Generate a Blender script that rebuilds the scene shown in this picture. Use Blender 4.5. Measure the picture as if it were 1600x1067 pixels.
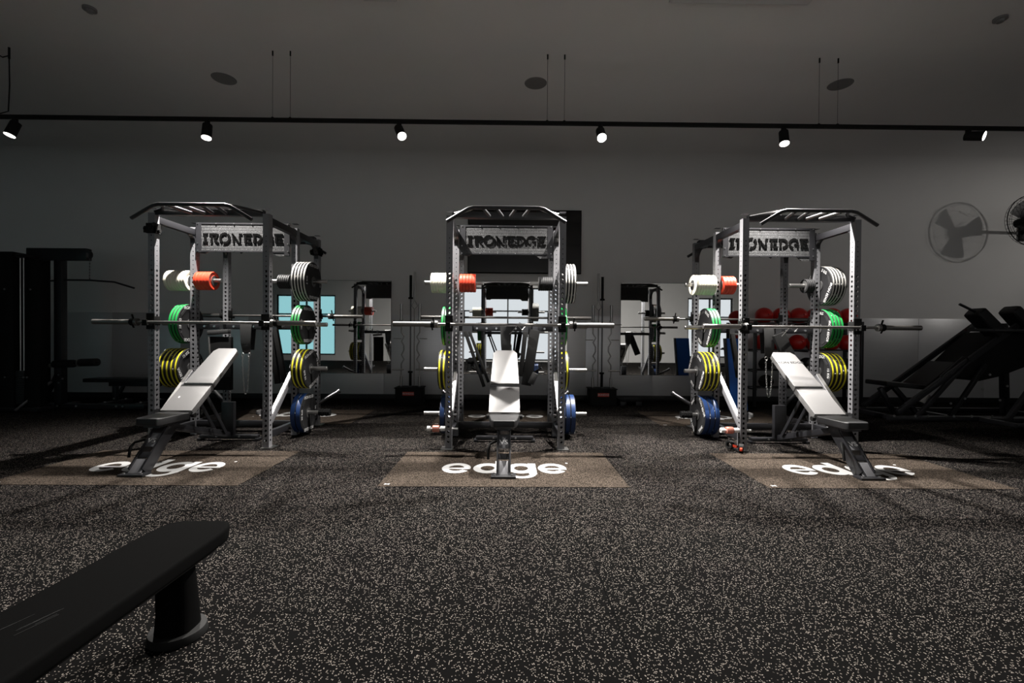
import bpy, bmesh, math, random
from mathutils import Vector, Matrix
random.seed(7)
SC = bpy.context.scene
for o in list(bpy.data.objects):
    bpy.data.objects.remove(o)
C = SC.collection
PI = math.pi

# ---------------------------------------------------------------- camera, world, exposure
cam_data = bpy.data.cameras.new('camera')
cam = bpy.data.objects.new('camera', cam_data)
C.objects.link(cam)
SC.camera = cam
cam_data.sensor_width = 36.0
cam_data.lens = 16.282
cam_data.clip_start = 0.05
cam_data.clip_end = 200
FWD = Vector((0.009459, 0.999905, -0.009999))
RGT = Vector((0.999927, -0.009385, 0.007478)).normalized()
FWD.normalize()
RGT = (RGT - FWD * RGT.dot(FWD)).normalized()
UPV = RGT.cross(FWD)
cam.matrix_world = Matrix(((RGT.x, UPV.x, -FWD.x, 0), (RGT.y, UPV.y, -FWD.y, 0), (RGT.z, UPV.z, -FWD.z, 1.1424), (0, 0, 0, 1)))

world = bpy.data.worlds.new('world')
SC.world = world
world.use_nodes = True
wb = world.node_tree.nodes['Background']
wb.inputs[0].default_value = (0.92, 0.96, 1.0, 1)
wb.inputs[1].default_value = 0.85

SC.view_settings.view_transform = 'Standard'
SC.view_settings.look = 'None'
SC.view_settings.exposure = 0.0
SC.view_settings.gamma = 1.0
SC.view_settings.use_curve_mapping = False
SC.cycles.use_denoising = True
SC.cycles.max_bounces = 8
SC.cycles.sample_clamp_indirect = 4.0

# track lamps: x, aim direction, power, cone in degrees
LAMPS = [(-5.30, (-0.15, -0.30, -1.0), 60, 105), (-3.25, (0.08, -0.25, -1.0), 1000, 110), (-1.19, (0.42, -0.60, -0.9), 1000, 140),
         (0.99, (0.0, -0.75, -0.9), 1700, 145), (2.99, (-0.12, -0.35, -1.0), 1350, 108), (5.02, (0.75, -1.1, -0.45), 80, 105), (11.0, (-0.66, 0.80, -0.10), 75, 70)]
TRACK_Y, TRACK_Z = 5.04, 3.46

# ---------------------------------------------------------------- helpers
def node_mat(name, base=(0.5, 0.5, 0.5), rough=0.5, metal=0.0, spec=0.5, coat=0.0):
    m = bpy.data.materials.new(name)
    m.use_nodes = True
    b = m.node_tree.nodes['Principled BSDF']
    b.inputs['Base Color'].default_value = (*base, 1)
    b.inputs['Roughness'].default_value = rough
    b.inputs['Metallic'].default_value = metal
    b.inputs['Specular IOR Level'].default_value = spec
    b.inputs['Coat Weight'].default_value = coat
    return m

def add_noise(m, scale=30.0, amount=0.25, bump=0.0, rough_amt=0.0, stretch=(1, 1, 1)):
    """break up base colour, roughness and relief with object-space noise"""
    nt = m.node_tree
    N, L = nt.nodes, nt.links
    b = N['Principled BSDF']
    tc = N.new('ShaderNodeTexCoord'); mp = N.new('ShaderNodeMapping'); mp.inputs['Scale'].default_value = stretch
    nz = N.new('ShaderNodeTexNoise'); nz.inputs['Scale'].default_value = scale; nz.inputs['Detail'].default_value = 4
    L.new(tc.outputs['Object'], mp.inputs[0]); L.new(mp.outputs[0], nz.inputs['Vector'])
    c = b.inputs['Base Color'].default_value[:]
    mx = N.new('ShaderNodeMix'); mx.data_type = 'RGBA'
    mx.inputs[6].default_value = (*[v * (1 - amount) for v in c[:3]], 1)
    mx.inputs[7].default_value = (*[min(1, v * (1 + amount)) for v in c[:3]], 1)
    L.new(nz.outputs[0], mx.inputs[0]); L.new(mx.outputs[2], b.inputs['Base Color'])
    if rough_amt:
        r = b.inputs['Roughness'].default_value
        mr = N.new('ShaderNodeMapRange'); mr.inputs[3].default_value = max(0, r - rough_amt); mr.inputs[4].default_value = min(1, r + rough_amt)
        L.new(nz.outputs[0], mr.inputs[0]); L.new(mr.outputs[0], b.inputs['Roughness'])
    if bump:
        bp = N.new('ShaderNodeBump'); bp.inputs['Strength'].default_value = bump; bp.inputs['Distance'].default_value = 0.002
        L.new(nz.outputs[0], bp.inputs['Height']); L.new(bp.outputs[0], b.inputs['Normal'])
    return m

def fleck_mat(name, base, fleck, scale, density, size, big=0.3):
    """recycled rubber: crumbs of a pale colour set in a dark body"""
    m = node_mat(name, base, 0.85, 0, 0.06)
    N, L = m.node_tree.nodes, m.node_tree.links
    b = N['Principled BSDF']; b.inputs['IOR'].default_value = 1.15
    tc = N.new('ShaderNodeTexCoord')
    nz = N.new('ShaderNodeTexNoise'); nz.inputs['Scale'].default_value = 60; nz.inputs['Detail'].default_value = 2
    wv = N.new('ShaderNodeVectorMath'); wv.operation = 'MULTIPLY_ADD'; wv.inputs[1].default_value = (0.012, 0.012, 0); 
    L.new(tc.outputs['Object'], nz.inputs['Vector']); L.new(nz.outputs['Color'], wv.inputs[0]); L.new(tc.outputs['Object'], wv.inputs[2])
    vo = N.new('ShaderNodeTexVoronoi'); vo.voronoi_dimensions = '2D'; vo.inputs['Scale'].default_value = scale
    L.new(wv.outputs[0], vo.inputs['Vector'])
    sp = N.new('ShaderNodeSeparateColor'); L.new(vo.outputs['Color'], sp.inputs[0])
    gt = N.new('ShaderNodeMath'); gt.operation = 'GREATER_THAN'; gt.inputs[1].default_value = 1 - density; L.new(sp.outputs[0], gt.inputs[0])
    lt = N.new('ShaderNodeMath'); lt.operation = 'LESS_THAN'; lt.inputs[1].default_value = size; L.new(vo.outputs['Distance'], lt.inputs[0])
    mu = N.new('ShaderNodeMath'); mu.operation = 'MULTIPLY'; L.new(gt.outputs[0], mu.inputs[0]); L.new(lt.outputs[0], mu.inputs[1])
    # flecks differ in tone
    m1 = N.new('ShaderNodeMix'); m1.data_type = 'RGBA'
    m1.inputs[6].default_value = (*[v * 0.45 for v in fleck], 1); m1.inputs[7].default_value = (*fleck, 1)
    L.new(sp.outputs[1], m1.inputs[0])
    # wear at a large scale
    n2 = N.new('ShaderNodeTexNoise'); n2.inputs['Scale'].default_value = 1.3; n2.inputs['Detail'].default_value = 3
    L.new(tc.outputs['Object'], n2.inputs['Vector'])
    m3 = N.new('ShaderNodeMix'); m3.data_type = 'RGBA'
    m3.inputs[6].default_value = (*[v * (1 - big) for v in base], 1); m3.inputs[7].default_value = (*[v * (1 + big) for v in base], 1)
    L.new(n2.outputs[0], m3.inputs[0])
    m2 = N.new('ShaderNodeMix'); m2.data_type = 'RGBA'
    L.new(m3.outputs[2], m2.inputs[6]); L.new(m1.outputs[2], m2.inputs[7]); L.new(mu.outputs[0], m2.inputs[0])
    L.new(m2.outputs[2], b.inputs['Base Color'])
    bp = N.new('ShaderNodeBump'); bp.inputs['Strength'].default_value = 0.25; bp.inputs['Distance'].default_value = 0.001
    L.new(vo.outputs['Distance'], bp.inputs['Height']); L.new(bp.outputs[0], b.inputs['Normal'])
    return m

class MB:
    """collects shapes; build() links them as ONE mesh object"""
    def __init__(s):
        s.v = []; s.f = []
    def add(s, vs, fs, M=None):
        n = len(s.v)
        s.v += [tuple(M @ Vector(p)) if M is not None else tuple(p) for p in vs]
        s.f += [tuple(i + n for i in f) for f in fs]
        return s
    def box(s, x0, x1, y0, y1, z0, z1, M=None):
        vs = [(x, y, z) for z in (z0, z1) for y in (y0, y1) for x in (x0, x1)]
        return s.add(vs, [(0, 2, 3, 1), (4, 5, 7, 6), (0, 1, 5, 4), (2, 6, 7, 3), (0, 4, 6, 2), (1, 3, 7, 5)], M)
    def bar(s, p0, p1, w, h, up=(0, 0, 1)):
        """rectangular bar from p0 to p1, w across, h along up"""
        p0, p1 = Vector(p0), Vector(p1)
        d = (p1 - p0).normalized(); u = Vector(up)
        if abs(d.dot(u)) > 0.99: u = Vector((0, 1, 0))
        a = d.cross(u).normalized(); u = a.cross(d)
        vs = []
        for p in (p0, p1):
            for i, j in ((-1, -1), (1, -1), (1, 1), (-1, 1)):
                vs.append(p + a * (i * w / 2) + u * (j * h / 2))
        return s.add(vs, [(3, 2, 1, 0), (4, 5, 6, 7), (0, 1, 5, 4), (1, 2, 6, 5), (2, 3, 7, 6), (3, 0, 4, 7)])
    def cyl(s, p0, p1, r, r2=None, n=16, caps=True):
        r2 = r if r2 is None else r2
        p0, p1 = Vector(p0), Vector(p1)
        d = (p1 - p0).normalized()
        a = d.orthogonal().normalized(); b = d.cross(a)
        vs = []
        for p, rr in ((p0, r), (p1, r2)):
            for k in range(n):
                t = 2 * PI * k / n
                vs.append(p + a * (rr * math.cos(t)) + b * (rr * math.sin(t)))
        fs = [(k, (k + 1) % n, n + (k + 1) % n, n + k) for k in range(n)]
        if caps: fs += [tuple(range(n))[::-1], tuple(range(n, 2 * n))]
        return s.add(vs, fs)
    def tube(s, pts, r, n=10, closed=False):
        pts = [Vector(p) for p in pts]
        m = len(pts); vs = []; fs = []
        a = None
        for i, p in enumerate(pts):
            if closed: d = (pts[(i + 1) % m] - pts[i - 1]).normalized()
            else: d = (pts[min(i + 1, m - 1)] - pts[max(i - 1, 0)]).normalized()
            if a is None: a = d.orthogonal().normalized()
            a = (a - d * a.dot(d)).normalized(); b = d.cross(a)
            for k in range(n):
                t = 2 * PI * k / n
                vs.append(p + a * (r * math.cos(t)) + b * (r * math.sin(t)))
        for i in range(m if closed else m - 1):
            j = (i + 1) % m
            for k in range(n):
                fs.append((i * n + k, i * n + (k + 1) % n, j * n + (k + 1) % n, j * n + k))
        if not closed: fs += [tuple(range(n))[::-1], tuple(range((m - 1) * n, m * n))]
        return s.add(vs, fs)
    def lathe(s, prof, n=40, M=None, closed=True):
        """profile (r, h) turned about +X"""
        vs = []; fs = []; m = len(prof)
        for k in range(n):
            t = 2 * PI * k / n
            for r, h in prof: vs.append((h, r * math.cos(t), r * math.sin(t)))
        for k in range(n):
            q = (k + 1) % n
            for i in range(m if closed else m - 1):
                j = (i + 1) % m
                fs.append((k * m + i, k * m + j, q * m + j, q * m + i))
        return s.add(vs, fs, M)
    def prism(s, poly, d, M=None):
        """polygon in xy extruded 0..d along z"""
        n = len(poly)
        vs = [(x, y, 0) for x, y in poly] + [(x, y, d) for x, y in poly]
        fs = [tuple(range(n))[::-1], tuple(range(n, 2 * n))] + [(k, (k + 1) % n, n + (k + 1) % n, n + k) for k in range(n)]
        return s.add(vs, fs, M)
    def sphere(s, c, r, nu=24, nv=14, sc=(1, 1, 1)):
        vs = [(c[0], c[1], c[2] + r * sc[2])]; fs = []
        for i in range(1, nv):
            p = PI * i / nv
            for k in range(nu):
                t = 2 * PI * k / nu
                vs.append((c[0] + r * sc[0] * math.sin(p) * math.cos(t), c[1] + r * sc[1] * math.sin(p) * math.sin(t), c[2] + r * sc[2] * math.cos(p)))
        vs.append((c[0], c[1], c[2] - r * sc[2])); e = len(vs) - 1
        for k in range(nu): fs.append((0, 1 + k, 1 + (k + 1) % nu))
        for i in range(nv - 2):
            for k in range(nu):
                a = 1 + i * nu; b = a + nu
                fs.append((a + k, b + k, b + (k + 1) % nu, a + (k + 1) % nu))
        for k in range(nu): fs.append((e, e - nu + (k + 1) % nu, e - nu + k))
        return s.add(vs, fs)
    def build(s, name, mat, parent=None, bevel=0.0, seg=2, smooth=True, angle=35, recalc=True):
        me = bpy.data.meshes.new(name)
        me.from_pydata(s.v, [], s.f)
        me.update()
        if bevel or recalc:
            bm = bmesh.new(); bm.from_mesh(me)
            if recalc: bmesh.ops.recalc_face_normals(bm, faces=bm.faces)
            if bevel:
                es = [e for e in bm.edges if len(e.link_faces) == 2 and e.calc_face_angle() > 0.5]
                bmesh.ops.bevel(bm, geom=es, offset=bevel, segments=seg, profile=0.6, affect='EDGES', clamp_overlap=True)
            bm.to_mesh(me); bm.free()
        if smooth:
            me.shade_smooth(); me.set_sharp_from_angle(angle=math.radians(angle))
        me.materials.append(mat)
        return link(name, me, parent)

def link(name, me, parent=None):
    o = bpy.data.objects.new(name, me); C.objects.link(o)
    if parent is not None: o.parent = parent
    return o

def tag(o, label=None, cat=None, group=None, kind=None):
    for k, v in (('label', label), ('category', cat), ('group', group), ('kind', kind)):
        if v: o[k] = v
    return o

def thing(name, loc, label, cat, group=None, rz=0):
    o = bpy.data.objects.new(name, None); C.objects.link(o)
    o.location = loc; o.rotation_euler = (0, 0, rz); o.empty_display_size = 0.1
    return tag(o, label, cat, group)

def copy_tree(o, parent=None):
    c = o.copy(); C.objects.link(c); c.parent = parent
    for ch in list(o.children): copy_tree(ch, c)
    return c

def retag(o, label, group=None):
    o['label'] = label
    if group: o['group'] = group
    return o

_tx = {}
def text_geom(txt, size=1.0, depth=0.002, sx=1.0, bold=0.0):
    key = (txt, bold)
    if key not in _tx:
        cu = bpy.data.curves.new('t', 'FONT'); cu.body = txt; cu.size = 1.0; cu.extrude = 0.5; cu.align_x = 'CENTER'; cu.align_y = 'CENTER'
        cu.offset = bold; cu.resolution_u = 3
        o = bpy.data.objects.new('t', cu); C.objects.link(o)
        me = bpy.data.meshes.new_from_object(o)
        _tx[key] = ([tuple(v.co) for v in me.vertices], [tuple(p.vertices) for p in me.polygons])
        bpy.data.objects.remove(o); bpy.data.curves.remove(cu); bpy.data.meshes.remove(me)
    vs, fs = _tx[key]
    return [(x * size * sx, y * size, z * depth) for x, y, z in vs], fs

def axes(o, x, y, z):
    """matrix with the given axes as columns and origin o"""
    x, y, z = Vector(x), Vector(y), Vector(z)
    return Matrix(((x.x, y.x, z.x, o[0]), (x.y, y.y, z.y, o[1]), (x.z, y.z, z.z, o[2]), (0, 0, 0, 1)))

# ---------------------------------------------------------------- materials
M = {}
M['floor'] = fleck_mat('speckled_black_rubber', (0.0040, 0.0038, 0.0038), (0.23, 0.20, 0.178), 175, 0.20, 0.36)
M['platform'] = fleck_mat('beige_speckled_rubber', (0.014, 0.0115, 0.0095), (0.094, 0.075, 0.060), 190, 0.60, 0.55, 0.12)
M['floor_text'] = add_noise(node_mat('white_floor_paint', (0.42, 0.42, 0.42), 0.7, 0, 0.1), 40, 0.06)
M['wall'] = add_noise(node_mat('grey_wall_paint', (0.71, 0.70, 0.69), 0.8), 3, 0.03, 0.05)
M['ceiling'] = add_noise(node_mat('grey_ceiling_paint', (0.58, 0.575, 0.57), 0.85), 3, 0.03)
M['side_wall'] = add_noise(node_mat('charcoal_wall_paint', (0.20, 0.20, 0.20), 0.8), 3, 0.04)  # unseen side walls, darkened to cut the ambient light at the sides
M['base'] = add_noise(node_mat('black_skirting', (0.01, 0.01, 0.01), 0.5), 10, 0.1)
M['steel_panel'] = add_noise(node_mat('brushed_steel_panel', (0.72, 0.72, 0.73), 0.34, 0.45), 60, 0.10, 0.25, 0.08, (0.05, 1, 6))
M['mirror'] = add_noise(node_mat('mirror_silver', (0.86, 0.88, 0.88), 0.015, 1.0), 2, 0.01)
M['upright'] = add_noise(node_mat('graphite_powder_coat', (0.17, 0.17, 0.18), 0.42, 0.1, 0.5), 200, 0.10, 0.05, 0.05)
M['hole'] = add_noise(node_mat('bare_tube_inside', (0.004, 0.004, 0.004), 0.9, 0, 0.0), 60, 0.2)  # flat black: painted shade inside the punched tubes, also floor seams and letters
M['leather'] = add_noise(node_mat('black_leather', (0.022, 0.022, 0.022), 0.5, 0, 0.6), 200, 0.2, 0.1)
M['black'] = add_noise(node_mat('black_powder_coat', (0.013, 0.013, 0.015), 0.38, 0.0, 0.5), 150, 0.2, 0.08, 0.06)
M['matte'] = add_noise(node_mat('matte_black_plastic', (0.008, 0.008, 0.008), 0.65, 0.0, 0.15), 60, 0.2)
M['steel'] = add_noise(node_mat('satin_steel', (0.45, 0.44, 0.43), 0.32, 1.0), 120, 0.12, 0, 0.06)
M['bar_steel'] = add_noise(node_mat('worn_bar_steel', (0.24, 0.23, 0.22), 0.34, 0.9), 120, 0.15, 0, 0.06)
M['dark_steel'] = add_noise(node_mat('dark_steel', (0.12, 0.12, 0.125), 0.35, 0.9), 120, 0.12, 0, 0.06)
M['bolt'] = add_noise(node_mat('zinc_bolt', (0.6, 0.6, 0.6), 0.3, 1.0), 120, 0.1)
M['rubber'] = add_noise(node_mat('black_rubber', (0.014, 0.014, 0.015), 0.6, 0, 0.25), 90, 0.25, 0.1)
M['relief'] = add_noise(node_mat('grey_plate_face', (0.022, 0.022, 0.023), 0.6, 0, 0.25), 200, 0.3, 0.2)
M['hub'] = add_noise(node_mat('grey_hub', (0.10, 0.10, 0.10), 0.45, 0.5), 60, 0.2)
M['letter'] = add_noise(node_mat('white_lettering', (0.50, 0.50, 0.50), 0.5), 60, 0.05)
M['white_plate'] = add_noise(node_mat('cream_plate', (0.68, 0.65, 0.55), 0.45), 30, 0.08)
M['red_plate'] = add_noise(node_mat('red_plate_rubber', (0.55, 0.045, 0.018), 0.42), 30, 0.12)
M['green'] = add_noise(node_mat('green_rim', (0.012, 0.27, 0.055), 0.45), 30, 0.15)
M['yellow'] = add_noise(node_mat('yellow_rim', (0.62, 0.56, 0.02), 0.45), 30, 0.12)
M['blue'] = add_noise(node_mat('blue_rim', (0.005, 0.026, 0.10), 0.45), 30, 0.2)
M['grey_rim'] = add_noise(node_mat('pale_grey_rim', (0.50, 0.49, 0.46), 0.45), 30, 0.1)
M['vinyl'] = add_noise(node_mat('black_vinyl', (0.15, 0.147, 0.147), 0.38, 0, 1.0, 0.4), 300, 0.15, 0.10, 0.04)  # black vinyl with its base lightened to carry the spotlight glare on back pads
M['vinyl_dark'] = add_noise(node_mat('dull_black_vinyl', (0.010, 0.010, 0.011), 0.5, 0, 0.4), 300, 0.15, 0.10)
M['vinyl_matte'] = add_noise(node_mat('matte_black_vinyl', (0.004, 0.004, 0.004), 0.7, 0, 0.03), 300, 0.15, 0.10)
M['vinyl_matte'].node_tree.nodes['Principled BSDF'].inputs['IOR'].default_value = 1.12
M['screen'] = add_noise(node_mat('television_glass', (0.006, 0.006, 0.007), 0.12, 0, 0.5), 5, 0.05)
M['red_ball'] = add_noise(node_mat('red_rubber_ball', (0.62, 0.018, 0.014), 0.30), 20, 0.1)
M['blue_mat'] = add_noise(node_mat('blue_vinyl_mat', (0.02, 0.15, 0.62), 0.5), 30, 0.1)
M['red_label'] = add_noise(node_mat('red_label', (0.45, 0.035, 0.02), 0.5), 30, 0.1)
M['rose'] = add_noise(node_mat('copper_red_collar', (0.50, 0.20, 0.15), 0.35, 0.3), 30, 0.1)
M['tread'] = node_mat('black_tread_plate', (0.030, 0.030, 0.032), 0.5, 0.0, 0.35)
M['speaker'] = add_noise(node_mat('grey_speaker_grille', (0.17, 0.17, 0.17), 0.8), 400, 0.3)
M['white_metal'] = add_noise(node_mat('white_metal', (0.6, 0.6, 0.6), 0.5), 30, 0.04)
M['glass'] = node_mat('window_glass', (1, 1, 1), 0.0)
M['teal_glass'] = node_mat('teal_tinted_glass', (0.40, 0.78, 0.80), 0.0)
for k in ('glass', 'teal_glass'):
    b = M[k].node_tree.nodes['Principled BSDF']; b.inputs['Transmission Weight'].default_value = 1.0; b.inputs['IOR'].default_value = 1.02
def tread():
    N, L = M['tread'].node_tree.nodes, M['tread'].node_tree.links
    b = N['Principled BSDF']; tc = N.new('ShaderNodeTexCoord'); mp = N.new('ShaderNodeMapping')
    mp.inputs['Scale'].default_value = (1, 1, 1)
    br = N.new('ShaderNodeTexBrick'); br.inputs['Scale'].default_value = 1; br.inputs['Brick Width'].default_value = 0.016; br.inputs['Row Height'].default_value = 0.034
    br.offset = 0.5; br.inputs['Mortar Size'].default_value = 0.0035; br.inputs['Mortar Smooth'].default_value = 0.4
    mp.inputs['Rotation'].default_value = (PI / 2, 0, 0)
    br.inputs['Color1'].default_value = (1, 1, 1, 1); br.inputs['Color2'].default_value = (0.7, 0.7, 0.7, 1); br.inputs['Mortar'].default_value = (0, 0, 0, 1)
    L.new(tc.outputs['Object'], mp.inputs[0]); L.new(mp.outputs[0], br.inputs['Vector'])
    bp = N.new('ShaderNodeBump'); bp.inputs['Strength'].default_value = 1.0; bp.inputs['Distance'].default_value = 0.0025
    L.new(br.outputs['Color'], bp.inputs['Height']); L.new(bp.outputs[0], b.inputs['Normal'])
    mx = N.new('ShaderNodeMix'); mx.data_type = 'RGBA'; mx.inputs[6].default_value = (0.012, 0.012, 0.013, 1); mx.inputs[7].default_value = (0.075, 0.076, 0.078, 1)
    L.new(br.outputs['Color'], mx.inputs[0]); L.new(mx.outputs[2], b.inputs['Base Color'])
tread()
def lamp_mat(name, strength, col=(1.0, 0.95, 0.88)):
    m = bpy.data.materials.new(name); m.use_nodes = True
    b = m.node_tree.nodes['Principled BSDF']; b.inputs['Base Color'].default_value = (0.8, 0.8, 0.8, 1)
    b.inputs['Emission Color'].default_value = (*col, 1); b.inputs['Emission Strength'].default_value = strength
    return m
M['lens'] = lamp_mat('lamp_lens', 6.0)
M['lens_bright'] = lamp_mat('bright_lamp_lens', 40.0)
M['hall'] = lamp_mat('unlit', 0.0)

# ---------------------------------------------------------------- setting
WY = 8.42; CZ = 4.2; BY = -4.5; XL, XR = -12.0, 12.0
def struct(name, mb, mat, **k):
    return tag(mb.build(name, mat, None, **k), kind='structure')

struct('floor', MB().box(XL - .2, XR + .2, BY - .2, WY + .3, -0.1, 0), M['floor'], smooth=False)
# back wall flows into the ceiling through a coved corner
w = MB(); R = 0.75
prof = [(WY, 0.0), (WY, CZ - R)] + [(WY - R + R * math.cos(t), CZ - R + R * math.sin(t)) for t in [PI / 2 * i / 14 for i in range(1, 15)]]
n = len(prof)
vs = [(x, y, z) for x in (XL, XR) for y, z in prof] + [(x, y, z) for x in (XL, XR) for y, z in ((WY + .3, CZ + .2), (WY + .3, 0.0))]
fs = [(i, i + 1, n + i + 1, n + i) for i in range(n - 1)]
fs += [(n - 1, 2 * n, 2 * n + 2, 2 * n - 1), (2 * n, 2 * n + 1, 2 * n + 3, 2 * n + 2), tuple(list(range(n)) + [2 * n, 2 * n + 1]), tuple(list(range(n, 2 * n)) + [2 * n + 2, 2 * n + 3])]
struct('wall_back', MB().add(vs, fs), M['wall'])
struct('ceiling', MB().box(XL - .2, XR + .2, BY - .2, WY - R, CZ, CZ + 0.2), M['wall'], smooth=False)
struct('wall_left', MB().box(XL - .2, XL, BY, WY + .3, 0, CZ), M['side_wall'], smooth=False)
struct('wall_right', MB().box(XR, XR + .2, BY, WY + .3, 0, CZ), M['side_wall'], smooth=False)
# wall behind the camera with three glazed openings
wins = [(-10.6, -7.9, 0.25, 3.0), (-2.3, 2.3, 0.05, 3.4), (8.3, 10.4, 0.25, 3.0)]
wf = MB(); x = XL - .2
for a, b_, z0, z1 in wins:
    wf.box(x, a, BY - .2, BY, 0, CZ); wf.box(a, b_, BY - .2, BY, 0, z0); wf.box(a, b_, BY - .2, BY, z1, CZ); x = b_
wf.box(x, XR + .2, BY - .2, BY, 0, CZ)
struct('wall_front', wf, M['wall'], smooth=False)
for i, (a, b_, z0, z1) in enumerate(wins):
    fr = MB(); k = max(2, round((b_ - a) / 1.15))
    for j in range(k + 1):
        xx = a + (b_ - a) * j / k; xx = min(max(xx, a + .03), b_ - .03)
        fr.box(xx - .03, xx + .03, BY - .14, BY - .06, z0, z1)
    for zz in (z0 + .03, z1 - .03, z0 + (z1 - z0) * .68): fr.box(a, b_, BY - .139, BY - .061, zz - .03, zz + .03)
    f_ = tag(fr.build('window_%d' % (i + 1), M['matte'], smooth=False), kind='structure')
    MB().box(a, b_, BY - .105, BY - .095, z0, z1).build('pane', M['teal_glass'] if i == 0 else M['glass'], f_, smooth=False)

struct('baseboard_back', MB().box(XL, XR, WY - .022, WY - .001, 0.0, 0.088), M['base'], bevel=0.002)
# brushed steel cladding on the lower wall, in sheets
tr = MB(); xx = XL
while xx < XR:
    tr.box(xx + .003, min(xx + 1.22, XR) - .003, WY - .012, WY - .001, 0.089, 1.53); xx += 1.22
struct('trim_1', tr, M['steel_panel'], bevel=0.001)
# seams between the rubber floor tiles
sm = MB()
for yy in (-0.1, 0.9, 1.905, 2.915): sm.box(XL, XR, yy - .0015, yy + .0015, 0.0001, 0.0006)
for xx_, y0, y1 in ((0.448, -0.5, 2.6), (-1.55, -.5, 2.6), (2.45, -.5, 2.6), (4.45, -0.5, 2.6)): sm.box(xx_ - .0035, xx_ + .0035, y0, y1, 0.0001, 0.0006)
struct('floor_trim', sm, M['hole'], smooth=False)

RX = [(-2.9945, 'left rack', 'left'), (-0.0205, 'middle rack', 'middle'), (2.9712, 'right rack', 'right')]
FY, MY, BYR = 4.667 + .0325, 5.281 + .0325, 5.884 + .0325    # upright centre lines, front / middle / rear
HW = 0.57; UW = 0.065; HR = 2.40

# ---------------------------------------------------------------- lifting platforms with the floor logo
def ring(mb, cx, cy, ro, ri, a0=0, a1=2 * PI, sx=1.0, n=36, z=0.0):
    vs = []; fs = []
    for k in range(n + 1):
        t = a0 + (a1 - a0) * k / n
        vs += [(cx + sx * ro * math.cos(t), cy + ro * math.sin(t), z), (cx + sx * ri * math.cos(t), cy + ri * math.sin(t), z)]
    fs = [(2 * k, 2 * k + 2, 2 * k + 3, 2 * k + 1) for k in range(n)]
    mb.add(vs, fs)
def quad(mb, x0, x1, y0, y1, z=0.0): mb.add([(x0, y0, z), (x1, y0, z), (x1, y1, z), (x0, y1, z)], [(0, 1, 2, 3)])
def logo():
    m = MB(); ro, ri, sx = 0.135, 0.070, 0.92
    # e d g e, baseline at y = 0, origin at the middle
    for ex in (-0.415, 0.415):
        ring(m, ex, ro, ro, ri + .005, 0.0, 2 * PI - 0.60, sx)
        quad(m, ex - ri * sx - .01, ex + ro * sx - .002, ro - .030, ro + .008, 0.0004)
    ring(m, -0.145, ro, ro, ri - .004, 0, 2 * PI, sx); quad(m, -0.145 + ri * sx - .002, -0.145 + ro * sx + .006, 0, 0.335, 0.0004)
    ring(m, 0.145, ro, ro, ri - .004, 0, 2 * PI, sx); quad(m, 0.145 + ri * sx - .002, 0.145 + ro * sx + .006, -0.02, 2 * ro, 0.0004)
    ring(m, 0.145, -0.005, 0.115, 0.068, -2.6, 0.06, 1.08, z=0.0002)
    ring(m, 0.56, 0.285, 0.012, 0.0, n=12)
    return m
def make_platform(rx, y0, y1, flip, label, grp):
    t = tag(MB().box(-0.96, 0.96, 0, y1 - y0, 0.0005, 0.003).build('lifting_platform_mat', M['platform'], smooth=False), label, 'floor mat', grp)
    t.location = (rx, y0, 0)
    l = logo().build('logo_lettering', M['floor_text'], t, smooth=False, recalc=False)
    l.scale = (1, 1.12 if not flip else 1.0, 1)
    l.location = (0.0, 0.345, 0.0034) if not flip else (0, y1 - y0 - 0.35, 0.0034)
    if flip: l.rotation_euler = (0, 0, PI)
    k = MB()
    for q in (-1, 1): k.bar((-.02, -.012 * q, 0), (.02, .012 * q, 0), 0.008, 0.0006)
    kk = k.build('corner_mark', M['floor_text'], t, smooth=False); kk.location = (-0.90, 0.05, 0.0036)
    return t
for rx, nm, sd in RX:
    make_platform(rx, 3.51, 4.565, False, 'beige rubber lifting mat with white edge lettering in front of the %s' % nm, 'lifting mats')
    make_platform(rx, 5.985, 7.14, True, 'beige rubber lifting mat with upside down lettering behind the %s' % nm, 'lifting mats')

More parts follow.
